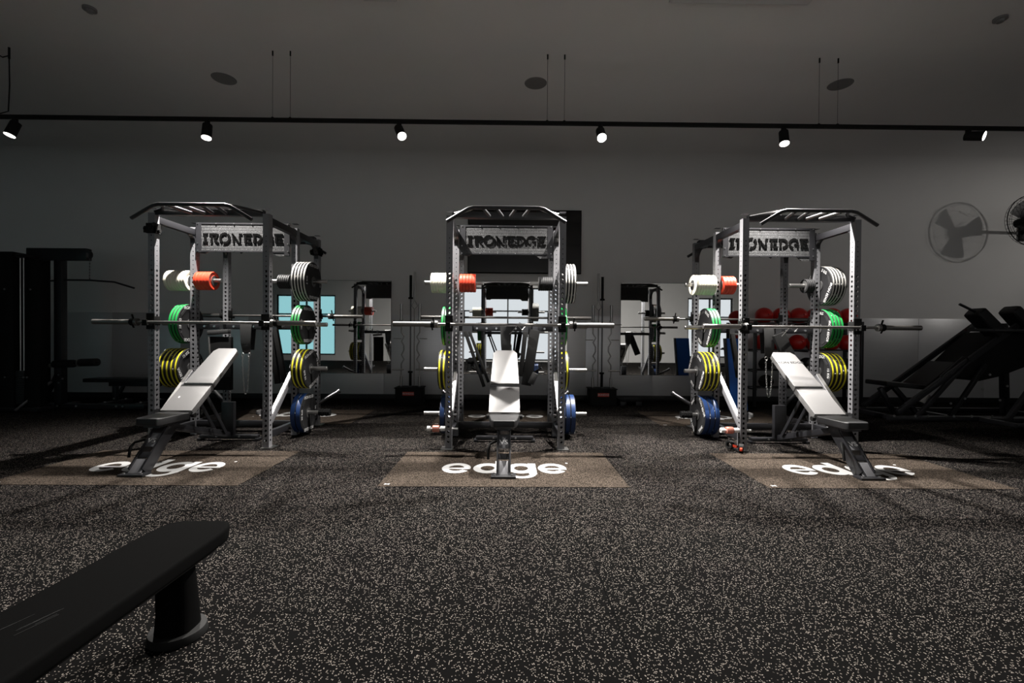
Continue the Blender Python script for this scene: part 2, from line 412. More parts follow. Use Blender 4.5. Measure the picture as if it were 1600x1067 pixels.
# ---------------------------------------------------------------- power racks
def upright_mesh():
    """square tube punched with through holes: fine ones high up, wide ones lower down"""
    v = []; f = []; mi = []; s = UW / 2; pitch = 0.05; K = 8
    nrow = int(HR / pitch)
    def hole_r(z):
        if z < 1.80: return 0.0132
        return 0.0055
    for side in range(4):
        c, sn = math.cos(side * PI / 2), math.sin(side * PI / 2)
        def P(u, z, d=0.0):
            x, y = u, -s + d
            return (x * c - y * sn, x * sn + y * c, z)
        for i in range(nrow):
            z0, z1 = i * pitch, (i + 1) * pitch; zc = (z0 + z1) / 2; r = hole_r(zc)
            n0 = len(v)
            plain = (zc < 0.06) or (2.15 < zc)
            if plain:
                v += [P(-s, z0), P(s, z0), P(s, z1), P(-s, z1)]; f.append((n0, n0 + 1, n0 + 2, n0 + 3)); continue
            outer = [(s, zc), (s, z1), (0, z1), (-s, z1), (-s, zc), (-s, z0), (0, z0), (s, z0)]
            v += [P(u, z) for u, z in outer]
            # ring of 16 points at the rim, 16 more on the inner face of the wall
            R_ = [(r * math.cos(2 * PI * k / 16), zc + r * math.sin(2 * PI * k / 16)) for k in range(16)]
            v += [P(u, z) for u, z in R_] + [P(u, z, 0.004) for u, z in R_]
            a = n0 + 8; b = n0 + 24
            for k in range(8):
                k2 = (k + 1) % 8
                f.append((n0 + k, n0 + k2, a + (2 * k + 2) % 16, a + 2 * k + 1, a + 2 * k))
            c0 = len(v); v += [P(u * .94, z, 0.004) for u, z in outer]  # inner sheet, blackened so the holes read as shaded
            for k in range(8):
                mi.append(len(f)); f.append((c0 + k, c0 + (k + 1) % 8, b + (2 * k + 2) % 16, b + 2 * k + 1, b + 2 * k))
            for k in range(16):
                k2 = (k + 1) % 16
                f.append((a + k, a + k2, b + k2, b + k))
    n0 = len(v); v += [(-s, -s, HR), (s, -s, HR), (s, s, HR), (-s, s, HR)]; f.append((n0, n0 + 1, n0 + 2, n0 + 3))
    me = bpy.data.meshes.new('upright'); me.from_pydata(v, [], f); me.update()
    me.materials.append(M['upright']); me.materials.append(M['hole'])
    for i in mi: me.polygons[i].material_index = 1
    bm = bmesh.new(); bm.from_mesh(me); bmesh.ops.remove_doubles(bm, verts=bm.verts, dist=1e-5); bm.to_mesh(me); bm.free()
    return me
UPR = upright_mesh()

LET = {  # stencil capitals on a 1 x 1 cell (polygons)
 'I': [[(.04, 1), (.04, .84), (.54, .84), (.54, 1)], [(.16, .78), (.16, .2), (.42, .2), (.42, .78)], [(.04, .15), (.04, 0), (.54, 0), (.54, .15)]],
 'R': [[(0, 1), (0, .8), (.72, .8), (.86, .72), (.95, .84), (.82, .97), (.7, 1)], [(.12, .74), (.12, 0), (.36, 0), (.36, .74)], [(.7, .74), (.84, .68), (.8, .5), (.6, .42), (.44, .42), (.44, .55), (.6, .58)], [(.44, .38), (.62, .38), (1.0, 0), (.72, 0)]],
 'N': [[(0, 1), (0, .8), (.28, .8), (.75, .1), (.95, .1), (.95, 0), (.62, 0), (.12, .78), (.12, 1)], [(.1, .7), (.1, 0), (.3, 0), (.3, .42)], [(.74, 1), (.74, .84), (1.04, .84), (1.04, 1)], [(.72, .8), (.72, .38), (.90, .14), (.90, .8)]],
 'E': [[(0, 1), (0, .82), (.85, .82), (.85, 1)], [(.1, .76), (.1, 0), (.34, 0), (.34, .76)], [(.4, .6), (.4, .42), (.75, .42), (.75, .6)], [(.4, .18), (.4, 0), (.88, 0), (.88, .18)]],
}
def arc_poly(cx, cy, ro, ri, a0, a1, sx=1.0, n=10):
    o = [(cx + sx * ro * math.cos(a0 + (a1 - a0) * k / n), cy + ro * math.sin(a0 + (a1 - a0) * k / n)) for k in range(n + 1)]
    i = [(cx + sx * ri * math.cos(a0 + (a1 - a0) * k / n), cy + ri * math.sin(a0 + (a1 - a0) * k / n)) for k in range(n + 1)]
    return o + i[::-1]
LET['O'] = [arc_poly(.5, .5, .58, .36, -1.9, .95), arc_poly(.5, .5, .58, .36, 1.25, 4.1)]
LET['D'] = [[(0, 1), (0, .82), (.45, .82), (.45, 1)], [(.08, .76), (.08, 0), (.32, 0), (.32, .76)], arc_poly(.42, .5, .5, .3, -1.57, 1.57, 1.1)]
LET['G'] = [arc_poly(.5, .5, .55, .34, .5, 4.6), [(.55, .5), (.55, .32), (1.0, .32), (1.0, .5)], [(.8, .26), (.8, 0), (.98, -.02), (.98, .26)]]

def make_rack():
    r = thing('power_rack', (0, 0, 0), 'x', 'power rack', 'power racks')
    ys = (FY, MY, BYR)
    for y in ys:
        for sx in (-1, 1):
            u = link('upright', UPR, r); u.location = (sx * HW, y, 0.006)
    # foot plates
    fp = [(sx, y) for sx in (-1, 1) for y in (FY, BYR)]
    for sx, y in fp:
        MB().box(sx * HW - .06 + sx * .015, sx * HW + .06 + sx * .015, y - .055, y + .075, 0.0032, 0.011).build('foot_plate', M['steel'], r, bevel=0.002)
    # top side beams with gussets, and lower side beams
    for sx in (-1, 1):
        m = MB(); x = sx * HW
        m.box(x - .03, x + .03, FY + .033, MY - .033, 2.265, 2.33); m.box(x - .03, x + .03, MY + .033, BYR - .033, 2.265, 2.33)
        for (ya, dr) in ((MY - .034, -1), (MY + .034, 1), (BYR - .034, -1), (FY + .034, 1)):
            L_ = .10 if ya < MY else .17
            arc = [(0, 0), (dr * L_, 0)] + [(dr * L_ * (1 - math.sin(t)), -L_ * .95 * (1 - math.cos(t))) for t in [PI / 2 * k / 8 for k in range(1, 9)]]
            m.prism(arc, 0.05, axes((x - .025, ya, 2.27), (0, 1, 0), (0, 0, 1), (1, 0, 0)))
        m.build('side_beam', M['black'], r, bevel=0.003)
        m = MB()
        for a, b_ in ((FY + .033, MY - .033), (MY + .033, BYR - .033)): m.box(x - .025, x + .025, a, b_, 0.10, 0.165)
        m.build('lower_side_beam', M['black'], r, bevel=0.003)
    # cross beams
    MB().box(-HW + .033, HW - .033, MY - .025, MY + .025, 0.10, 0.165).build('lower_cross_beam', M['black'], r, bevel=0.003)
    cb = MB().box(-HW + .033, HW - .033, MY - .03, MY + .03, 1.205, 1.27).build('storage_cross_beam', M['black'], r, bevel=0.003)
    bm_ = MB()
    for k in range(9): bm_.cyl((-.44 + k * .11, MY - .031, 1.237), (-.44 + k * .11, MY - .040, 1.237), 0.012, n=10)
    bm_.build('bolt', M['bolt'], cb)
    for y, d in ((FY, -1), (BYR, 1)):
        # wide cross tube between the upright tops
        m = MB(); m.box(-HW + .033, HW - .033, y - .03, y + .03, 2.335, 2.395)
        m.build('top_cross_beam', M['black'], r, bevel=0.004)
        g = MB()
        # bat-wing pull up bar: wings slope out and down from a flat middle
        yb = y + d * 0.285
        wing = [(-.565, yb, 2.235), (-.40, yb, 2.335), (-.36, yb, 2.358), (-.31, yb, 2.370), (.31, yb, 2.370), (.36, yb, 2.358), (.40, yb, 2.335), (.565, yb, 2.235)]
        g.tube(wing, 0.0175, 12)
        yc = y + d * .02
        g.tube([(-HW + .03, yc, 2.37), (-.44, y + d * .06, 2.385), (-.35, y + d * .17, 2.385), (-.31, yb, 2.370)], 0.016, 10)
        g.tube([(HW - .03, yc, 2.37), (.44, y + d * .06, 2.385), (.35, y + d * .17, 2.385), (.31, yb, 2.370)], 0.016, 10)
        pb = g.build('pull_up_bar', M['black'], r)
        for gx in (-.22, -.09, .09, .22):
            MB().cyl((gx, yb - d * .015, 2.362), (gx + (.05 if gx < 0 else -.05), y + d * .03, 2.355), 0.015, n=12).build('grip', M['dark_steel'], pb)
    # name plate of tread metal on the middle uprights, raised stencil letters and rivets
    W_, z0, z1 = 0.525, 2.075, 2.405
    poly = [(-W_, z0 - .01), (-W_ + .10, z0 - .02), (-W_ + .13, z0), (W_ - .20, z0), (W_ - .15, z0 - .04), (W_, z0 - .04), (W_, z1), (-W_, z1)]
    m = MB().prism(poly, 0.012, axes((0, MY - .036, 0), (1, 0, 0), (0, 0, 1), (0, -1, 0)))
    npl = m.build('name_plate', M['tread'], r, smooth=False)
    m = MB(); yp = MY - .0485
    m.box(-W_, -W_ + .06, yp - .004, yp, z0 - .005, z1); m.box(W_ - .06, W_, yp - .004, yp, z0 - .035, z1)
    m.box(-W_ + .06, W_ - .06, yp - .004, yp, z1 - .018, z1); m.box(-W_ + .06, W_ - .06, yp - .004, yp, z0, z0 + .014)
    m.build('plate_border', M['black'], npl, smooth=False)
    gap = 0.008; h = 0.110
    lt = MB(); wd = {'I': .62, 'R': 1.0, 'O': 1.12, 'N': 1.1, 'E': .88, 'D': 1.0, 'G': 1.05}
    tot = sum(wd[c] * h for c in 'IRONEDGE') + 7 * gap; x = -tot / 2
    for ch in 'IRONEDGE':
        for pg in LET[ch]:
            lt.prism([(a * h, b_ * h) for a, b_ in pg], 0.006, axes((x, yp - .001, 2.175), (1, 0, 0), (0, 0, 1), (0, -1, 0)))
        x += wd[ch] * h + gap
    lt.build('lettering', M['hole'], npl, smooth=False)
    rv = MB()
    for rx_ in (-.505, -.30, -.10, .10, .30, .505):
        for rz_ in (2.392, 2.087): rv.cyl((rx_, yp - .003, rz_), (rx_, yp - .009, rz_), 0.006, n=8)
    for rx_ in (-.505, .505): rv.cyl((rx_, yp - .003, 2.17), (rx_, yp - .009, 2.17), 0.006, n=8)
    rv.build('rivet', M['bolt'], npl)
    # weight horns on the middle uprights
    for sx in (-1, 1):
        for z in (1.756, 1.266, 0.765, 0.262):
            m = MB(); x0 = sx * (HW + .033); m.cyl((x0, MY, z), (x0 + sx * .33, MY, z), 0.0235, n=20)
            hn = m.build('weight_horn', M['steel'], r, bevel=0.003, seg=1)
            MB().box(min(x0, x0 + sx * .006), max(x0, x0 + sx * .006), MY - .03, MY + .03, z - .05, z + .05).build('mounting_flange', M['black'], hn)
        x0 = sx * (HW - .033); m = MB().cyl((x0, MY, 1.756), (x0 - sx * .27, MY, 1.756), 0.0235, n=20)
        m.build('weight_horn', M['steel'], r, bevel=0.003, seg=1)
    # bar catches
    for y, d, z in ((FY, -1, 1.262), (BYR, 1, 1.39)):
        for sx in (-1, 1):
            x = sx * HW; m = MB()
            ya = y + d * .036
            m.box(x - .04, x + .04, min(ya, ya + d * .012), max(ya, ya + d * .012), z - .07, z + .09)
            m.box(x - .04, x - .033, y - .036, y + .036, z - .03, z + .06) ; m.box(x + .033, x + .04, y - .036, y + .036, z - .03, z + .06)
            m.box(x - .024, x + .024, min(ya, ya + d * .085), max(ya, ya + d * .085), z - .035, z - .016)
            m.box(x - .024, x + .024, min(ya + d * .078, ya + d * .09), max(ya + d * .078, ya + d * .09), z - .035, z + .022)
            m.build('bar_catch', M['matte'], r, bevel=0.002)
    # folded safety arms leaning from the front uprights to the middle ones, and their catch trays
    for sx in (-1, 1):
        x = sx * (HW - .005)
        m = MB(); m.bar((x, FY + .055, 0.26), (x, MY - .055, 0.72), 0.046, 0.06)
        sa = m.build('safety_arm', M['upright'], r, bevel=0.003)
        m = MB(); m.bar((x, FY + .050, 0.305), (x, MY - .075, 0.745), 0.034, 0.008); m.build('liner', M['steel'], sa)  # bright strip stands for the lamp-lit top of the arm
        xi = sx * (HW - .036); m = MB()
        m.box(min(xi, xi - sx * .055), max(xi, xi - sx * .055), FY - .045, FY + .045, 0.345, 0.352)
        m.box(min(xi, xi - sx * .006), max(xi, xi - sx * .006), FY - .045, FY + .045, 0.30, 0.39)
        m.box(min(xi - sx * .05, xi - sx * .056), max(xi - sx * .05, xi - sx * .056), FY - .045, FY + .045, 0.345, 0.385)
        m.build('catch_tray', M['dark_steel'], r)
    # band pegs low on the rear uprights
    for sx in (-1, 1):
        m = MB(); m.cyl((sx * (HW + .02), BYR, .28), (sx * (HW + .235), BYR + .12, .42), 0.022, n=14); m.cyl((sx * (HW + .225), BYR + .115, .413), (sx * (HW + .245), BYR + .125, .427), 0.03, n=14)
        m.build('band_peg', M['dark_steel'], r)
    return r

racks = []
proto = make_rack()
for i, (rx, nm, sd) in enumerate(RX):
    r = proto if i == 0 else copy_tree(proto)
    r.location = (rx, 0, 0)
    retag(r, {'left': 'power rack on the left, its left uprights behind the bench, beside the pulldown tower', 'middle': 'power rack in the middle, standing in front of the wall television', 'right': 'power rack on the right, with the red balls on the wall behind it'}[sd])
    racks.append(r)

# ---------------------------------------------------------------- barbells
def make_barbell():
    t = thing('barbell', (0, 0, 0), 'x', 'barbell', 'barbells on the racks')
    MB().cyl((-.655, 0, 0), (.655, 0, 0), 0.014, n=16).build('shaft', M['bar_steel'], t)
    for s in (-1, 1):
        m = MB(); m.cyl((s * .655, 0, 0), (s * .685, 0, 0), 0.037, n=20); m.cyl((s * .685, 0, 0), (s * 1.10, 0, 0), 0.025, n=20)
        sl = m.build('sleeve', M['bar_steel'], t, bevel=0.002, seg=1)
        c = MB(); c.cyl((s * .690, 0, 0), (s * .725, 0, 0), 0.036, n=14); c.cyl((s * .70, 0, .03), (s * .70, -.02, .075), 0.008, n=8); c.cyl((s * .712, 0, -.03), (s * .712, .02, -.055), 0.008, n=8)
        c.build('spring_collar', M['matte'], sl)
    return t
bp = None
for i, (rx, nm, sd) in enumerate(RX):
    for rear in (0, 1):
        b = bp = make_barbell() if bp is None else bp
        if i or rear: b = copy_tree(bp)
        dx = {(0, 0): -.01, (1, 0): -.02, (2, 0): .085, (0, 1): .03, (1, 1): .0, (2, 1): -.10}[(i, rear)]
        b.location = (rx + dx, FY - .078 if not rear else BYR + .078, 1.262 if not rear else 1.39)
        retag(b, 'steel barbell across the %s bar catches of the %s%s' % ('rear' if rear else 'front', nm, ', seen between its uprights' if rear else ''))

# ---------------------------------------------------------------- plates
def bumper(name, r, th, rim, rimw, hub=True, relief=True, text='15', both=True, body='rubber'):
    """disc turned about x, centred on the origin"""
    h = th / 2
    m = MB().lathe([(.026, -h), (.06, -h), (.064, -h + .004), (.62 * r, -h + .005), (.70 * r, -h + .001), (r - .004, -h), (r, -h + .004), (r, h - .004), (r - .004, h), (.70 * r, h - .001), (.62 * r, h - .005), (.064, h - .004), (.06, h), (.026, h)], 48)
    o = m.build(name, M[body], None, recalc=True)
    if rim:
        w_ = th * rimw / 2
        MB().lathe([(r - .002, -w_), (r + .0012, -w_), (r + .0012, w_), (r - .002, w_)], 48).build('rim_band', M[rim], o)
    for s in (-1, 1):
        if hub: MB().lathe([(.027, s * (h - .002)), (.058, s * (h - .002)), (.058, s * (h + .001)), (.027, s * (h + .001))], 24).build('hub', M['hub'], o)
        if relief:
            m = MB()
            # eight-sided raised frame
            for k in range(8):
                a0 = PI / 8 + k * PI / 4; a1 = a0 + PI / 4
                if k % 2: continue
                p = Vector((s * (h + .0002), .80 * r * math.cos((a0 + a1) / 2), .80 * r * math.sin((a0 + a1) / 2)))
                tdir = Vector((0, -math.sin((a0 + a1) / 2), math.cos((a0 + a1) / 2)))
                m.bar(p - tdir * (.22 * r), p + tdir * (.22 * r), .13 * r, .003, up=(1, 0, 0))
            m.lathe([(.79 * r, s * (h - .002)), (.81 * r, s * (h - .002)), (.81 * r, s * (h + .0006)), (.79 * r, s * (h + .0006))], 32)
            m.build('raised_panel', M['relief'], o)
            L_ = MB()
            for ang, tx, sz in ((PI / 2, 'IRON EDGE', .046), (-PI / 2, 'IRON EDGE', .046), (0, text + ' KG', .044), (PI, text + ' KG', .044)):
                up = Vector((0, math.cos(ang), math.sin(ang))); xx_ = up.cross(Vector((s, 0, 0)))
                c_ = Vector((s * (h + .0021), .80 * r * math.cos(ang), .80 * r * math.sin(ang)))
                vs, fs = text_geom(tx, sz, .0015, 1.0, 0.012)
                L_.add(vs, fs, axes(c_, xx_, up, (s, 0, 0)))
            L_.build('lettering', M['letter'], o, smooth=False)
    return o
KIND = {
 'striped': ('bumper_plate', dict(r=.223, th=.032, rim='grey_rim', rimw=.42, text='5'), 'grey-striped bumper plate'),
 'green': ('bumper_plate', dict(r=.223, th=.034, rim='green', rimw=.62, text='10'), 'green-rimmed bumper plate'),
 'yellow': ('bumper_plate', dict(r=.223, th=.046, rim='yellow', rimw=.36, text='15'), 'yellow-striped bumper plate'),
 'blue': ('bumper_plate', dict(r=.223, th=.056, rim='blue', rimw=.80, text='20'), 'blue-rimmed bumper plate'),
 'white': ('change_plate', dict(r=.115, th=.029, rim=None, rimw=0, relief=False, body='white_plate'), 'small cream plate'),
 'red': ('change_plate', dict(r=.104, th=.035, rim=None, rimw=0, relief=False, body='red_plate'), 'small red plate'),
 'black': ('change_plate', dict(r=.080, th=.022, rim=None, rimw=0, relief=False, body='rubber'), 'small black plate'),
}
PL = {k: None for k in KIND}
ORD = ['first from upright', 'second from upright', 'third from upright', 'fourth from upright', 'fifth from upright', 'sixth from upright', 'seventh from upright', 'eighth from upright']
def put_stack(rx, nm, side, z, kind, n, inner=False, gap=0.001):
    name, kw, txt = KIND[kind]; th = kw['th']
    for k in range(n):
        if PL[kind] is None: o = PL[kind] = bumper(name, **kw)
        else: o = copy_tree(PL[kind])
        d = (HW + .042 + th / 2 + k * (th + gap)) if not inner else (HW - .042 - th / 2 - k * (th + gap))
        o.location = (rx + side * d, MY, z - (.0035))
        o.rotation_euler = (random.choice((0, .35, -.5, .9, 2.1, -1.4)) if kind not in ('white', 'red', 'black') else 0, 0, 0)
        end = ORD[k] if k < n - 1 else 'outermost of stack'
        if inner: end = ORD[k] if k < n - 1 else 'last of stack'
        tag(o, '%s on %s %s horn of %s, %s' % (txt, 'left' if side < 0 else 'right', 'inner' if inner else 'outer', nm, end), 'weight plate', '%s plates on the racks' % {'striped': 'grey striped', 'white': 'cream white', 'black': 'small black'}.get(kind, kind))
ZH = (1.756, 1.266, 0.765, 0.262)
for i, (rx, nm, sd) in enumerate(RX):
    put_stack(rx, nm, -1, ZH[0], 'white', 8)
    put_stack(rx, nm, -1, ZH[0], 'red', 5 if i != 2 else 4, inner=True)
    put_stack(rx, nm, 1, ZH[0], 'striped', 5)
    put_stack(rx, nm, 1, ZH[0], 'black', 7 if i == 1 else (6 if i == 0 else 4), inner=True)
    put_stack(rx, nm, -1, ZH[1], 'green', 3); put_stack(rx, nm, 1, ZH[1], 'green', (3, 2, 4)[i])
    put_stack(rx, nm, -1, ZH[2], 'yellow', (5, 3, 4)[i]); put_stack(rx, nm, 1, ZH[2], 'yellow', (3, 2, 4)[i])
    put_stack(rx, nm, -1, ZH[3], 'blue', (2, 2, 3)[i]); put_stack(rx, nm, 1, ZH[3], 'blue', (2, 3, 2)[i])

# ---------------------------------------------------------------- adjustable benches
def slab(mb, outline, th, Mx): return mb.prism(outline, th, Mx)
def make_bench():
    t = thing('adjustable_bench', (0, 0, 0), 'x', 'bench', 'adjustable benches')
    # origin on the floor under the seat hinge; -y is towards the camera
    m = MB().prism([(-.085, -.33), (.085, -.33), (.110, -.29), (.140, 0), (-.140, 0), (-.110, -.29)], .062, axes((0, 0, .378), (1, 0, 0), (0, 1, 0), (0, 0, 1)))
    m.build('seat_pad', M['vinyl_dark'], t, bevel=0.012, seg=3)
    MB().box(-.07, .07, -.27, -.02, .352, .378).build('seat_plate', M['black'], t)
    ang = math.atan2(.55, .78); ca, sa = math.cos(ang), math.sin(ang)
    U, Nn = (0, ca, sa), (0, -sa, ca)
    def back(u0, u1, w0, w1, cut):
        o = (0, 0.015 - Nn[1] * .0, 0.425)
        pl = [(-w0, u0), (w0, u0), (w1, u1 - cut), (w1 - cut * .7, u1), (-w1 + cut * .7, u1), (-w1, u1 - cut)]
        return MB().prism(pl, .055, axes((0, .015 + sa * .055, .425 - ca * .055 + .03), (1, 0, 0), U, Nn))
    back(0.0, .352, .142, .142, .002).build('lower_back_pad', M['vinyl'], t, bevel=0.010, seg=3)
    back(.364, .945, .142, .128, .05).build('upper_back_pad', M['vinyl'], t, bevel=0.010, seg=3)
    f = MB()
    p = lambda u, w, x=0: (x, .015 + u * ca - w * sa, .425 + u * sa + w * ca)
    for x in (-.055, .055): f.bar(p(.02, -.055, x), p(.86, -.055, x), .03, .045, up=Nn)
    for u in (.1, .45, .8): f.bar(p(u, -.05, -.09), p(u, -.05, .09), .03, .02, up=Nn)
    f.build('back_frame', M['black'], t, bevel=0.003)
    # sloping front leg: two side rails with step plates between
    f = MB(); a = Vector((0, -.43, .02)); b_ = Vector((0, -.10, .36))
    for x in (-.052, .052): f.bar(a + Vector((x, .02, 0)), b_ + Vector((x, .02, 0)), .014, .105, up=(0, -1, .9))
    f.build('front_leg', M['black'], t, bevel=0.002)
    lp = Vector((0, -.33, .34)).normalized()
    for nm_, s0, s1, dz in (('step_plate', .52, .80, .036), ('step_plate', .0, .27, .034)):
        q0 = a.lerp(b_, s0) + Vector((0, -.025, .0)); q1 = a.lerp(b_, s1) + Vector((0, -.025, .0))
        MB().bar(q0, q1, .10, .010, up=(0, -1, .9)).build(nm_, M['upright'], t, bevel=0.002)
    f = MB(); q = a.lerp(b_, .36) + Vector((0, -.03, 0)); f.bar(q + Vector((-.058, 0, 0)), q + Vector((.058, 0, 0)), .05, .012, up=(0, -1, .9)); f.build('step_rung', M['black'], t, bevel=0.002)
    f = MB(); f.box(-.10, .10, -.50, -.40, 0.0032, .022); f.build('front_foot', M['black'], t, bevel=0.004)
    f = MB(); [f.cyl((x, -.47, .022), (x, -.47, .030), .009, n=10) for x in (-.07, .07)]; f.build('foot_bolt', M['bolt'], t)
    # lever handle beside the front leg
    f = MB().tube([(-.058, -.21, .24), (-.085, -.25, .245), (-.118, -.30, .235), (-.130, -.33, .20), (-.130, -.345, .12)], .011, 10)
    f.build('carry_handle', M['matte'], t)
    # main beam, struts and the rear foot
    f = MB(); f.bar((0, -.06, .325), (0, .84, .055), .07, .055); f.build('main_beam', M['black'], t, bevel=0.004)
    MB().bar((.042, -.05, .300), (.042, .70, .075), .006, .02).build('beam_trim', M['dark_steel'], t)
    f = MB()
    for x in (-.05, .05): f.bar((x, .34, .58), (x, .68, .115), .012, .035)
    f.build('support_strut', M['black'], t, bevel=0.002)
    f = MB()
    for k in range(5): f.box(-.03, .03, .36 + k * .075, .40 + k * .075, .205 - k * .0225, .232 - k * .0225)
    f.build('notch_ladder', M['dark_steel'], t, bevel=0.002)
    f = MB(); f.box(-.31, .31, .80, .86, .022, .062); f.box(-.33, -.29, .79, .87, .0, .03); f.box(.29, .33, .79, .87, .0, .03); f.build('rear_foot', M['black'], t, bevel=0.004)
    f = MB(); f.box(-.065, .065, .785, .835, .062, .42); f.build('rear_post', M['black'], t, bevel=0.004)
    f = MB(); [f.cyl((x, .798, .05), (x, .790, .05), .010, n=10) for x in (-.12, .12)]; f.build('foot_bolt', M['bolt'], t)
    for x in (-.17, .17):
        s = 1 if x > 0 else -1
        MB().cyl((s * .135, .03, .41), (s * .165, .03, .41), .022, n=14).build('hinge_knob', M['matte'], t)
    return t
bench = None
for i, (rx, nm, sd) in enumerate(RX):
    if bench is None: b = bench = make_bench()
    else: b = copy_tree(bench)
    b.location = (rx - .005, 4.20, 0.0)
    retag(b, 'black adjustable incline bench standing in the front bay of the %s' % nm)
    if sd == 'left':
        vs, fs = text_geom('VS', .06, .002, 1.1, 0.01)
        q = Vector((0, -.225 - .045, .245)); n_ = Vector((0, -.717, .697)).normalized()
        MB().add(vs, fs, axes(q, (1, 0, 0), Vector((0, .697, .717)).normalized(), n_)).build('lettering', M['letter'], b, smooth=False)
# faint maker's line pressed into the top pad of the right bench
vs, fs = text_geom('IRON EDGE', .045, .0006, 1.2, 0.02); ang = math.atan2(.55, .78)
bb = [o for o in C.objects if o.get('category') == 'bench'][-1]
pt = Vector((0, .015 + .76 * math.cos(ang), .425 + .03 + .76 * math.sin(ang))) 
MB().add(vs, fs, axes(pt + Vector((0, -math.sin(ang), math.cos(ang))) * .0004, (1, 0, 0), (0, math.cos(ang), math.sin(ang)), (0, -math.sin(ang), math.cos(ang)))).build('pressed_lettering', M['rubber'], bb, smooth=False)

# ---------------------------------------------------------------- flat bench in the foreground
t = thing('flat_bench', (-1.222, 1.2, 0), 'black flat utility bench in the left foreground, on a round-footed pedestal', 'bench')
hx = .140
pts = [(-hx, -1.0), (hx, -1.0), (hx, .57), (hx - .008, .62), (hx - .030, .665), (hx - .055, .68), (-hx + .055, .68), (-hx + .030, .665), (-hx + .008, .62), (-hx, .57)]
MB().prism(pts, .055, axes((0, 0, .337), (1, 0, 0), (0, 1, 0), (0, 0, 1))).build('seat_pad', M['vinyl_matte'], t, bevel=0.016, seg=4)
MB().prism([(x * .82, y * .97) for x, y in pts], .02, axes((0, 0, .318), (1, 0, 0), (0, 1, 0), (0, 0, 1))).build('pad_board', M['matte'], t, bevel=0.004)
for yy, nm_ in ((.56, 'a'), (-.75, 'b')):
    vs = []; fs = []; K = 28; rows = [(.0, .082, .070, .0), (.08, .078, .062, .0), (.20, .074, .056, -.01), (.28, .080, .058, -.03), (.320, .095, .060, -.05)]
    m = MB(); vv = []
    for z, rx_, ry_, dy in rows:
        for k in range(K):
            a = 2 * PI * k / K; c, s = math.cos(a), math.sin(a)
            vv.append((-.022 + .80 * rx_ * math.copysign(abs(c) ** .7, c), yy + dy + ry_ * math.copysign(abs(s) ** .7, s), z + .02))
    ff = [(i * K + k, i * K + (k + 1) % K, (i + 1) * K + (k + 1) % K, (i + 1) * K + k) for i in range(len(rows) - 1) for k in range(K)]
    ff += [tuple(range(K)), tuple(range((len(rows) - 1) * K, len(rows) * K))]
    m.add(vv, ff).build('leg', M['vinyl_matte'], t)
    m = MB().cyl((-.022, yy - .0, .001), (-.022, yy - .0, .032), .098, .094, 40); m.build('round_foot', M['matte'], t, bevel=0.006)
# scratches worn into the pad
m = MB()
for k in range(7):
    x0 = -.02 + random.uniform(-.05, .05); y0 = -.02 + random.uniform(-.06, .05); l_ = random.uniform(.03, .09)
    m.bar((x0, y0, .3925), (x0 + .3 * l_, y0 + l_, .3925), .0012, .0008)
m.build('scuff_mark', M['matte'], t, smooth=False)

# ---------------------------------------------------------------- things hung on the storage cross beams
YB = MY
def belt_path(y, ztop, dep, zl, w=0.0):
    """strap over the beam: front leg down to zl"""
    pts = [(y + dep, zl + .04), (y + dep, ztop - .06), (y + dep * .8, ztop - .01), (y + dep * .3, ztop + .008), (y - dep * .3, ztop + .008), (y - dep * .8, ztop - .01), (y - dep, ztop - .06), (y - dep, zl + .12), (y - dep * .7, zl + .03), (y - dep * .2, zl)]
    return pts
def strap(mb, pts, hw, th=.008):
    """ribbon in the y-z plane; hw = half width per point"""
    n = len(pts); vs = []
    for i, (y, z) in enumerate(pts):
        y2, z2 = pts[min(i + 1, n - 1)]; y1, z1 = pts[max(i - 1, 0)]
        d = Vector((y2 - y1, z2 - z1)).normalized(); nn = Vector((-d.y, d.x)) * th / 2
        h = hw[i] if isinstance(hw, (list, tuple)) else hw
        vs += [(-h, y + nn.x, z + nn.y), (h, y + nn.x, z + nn.y), (h, y - nn.x, z - nn.y), (-h, y - nn.x, z - nn.y)]
    fs = [(0, 1, 2, 3), (4 * n - 4, 4 * n - 1, 4 * n - 2, 4 * n - 3)]
    for i in range(n - 1):
        for k in range(4):
            fs.append((4 * i + k, 4 * i + (k + 1) % 4, 4 * i + 4 + (k + 1) % 4, 4 * i + 4 + k))
    mb.add(vs, fs)
def make_belt():
    t = thing('dip_belt', (0, 0, 0), 'x', 'weight belt', 'dip belts')
    m = MB(); pts = belt_path(0, 1.283, .052, .93)
    strap(m, pts, [.04, .06, .068, .07, .07, .068, .064, .055, .045, .035])
    m.build('leather_strap', M['leather'], t)
    m = MB()
    for s in (-1, 1): m.tube([(s * .035 + .016 * math.cos(a), -.05, .915 + .022 * math.sin(a)) for a in [2 * PI * k / 12 for k in range(12)]], .0035, 6, True)
    m.build('ring', M['steel'], t)
    m = MB(); n_ = 15
    for side in (-1, 1):
        for k in range(n_):
            f_ = k / (n_ - 1); x = side * (.037 - .022 * f_ ** 2); z = .89 - .028 * k
            pl = [(.007 * math.cos(a), .016 * math.sin(a)) for a in [2 * PI * j / 8 for j in range(8)]]
            m.tube([((x + a_, -.05, z + b_) if k % 2 else (x, -.05 + a_, z + b_)) for a_, b_ in pl], .0024, 5, True)
    m.tube([(-.015, -.05, .49), (-.008, -.05, .475), (.008, -.05, .475), (.015, -.05, .49)], .003, 6)
    m.build('chain', M['steel'], t)
    return t
bt = None
for i, (rx, nm, sd) in enumerate(RX):
    b = make_belt() if bt is None else copy_tree(bt)
    bt = bt or b
    b.location = (rx + (.035, .0, .02)[i], YB, 0)
    retag(b, 'black leather dip belt with chain draped over the cross beam of the %s' % nm)
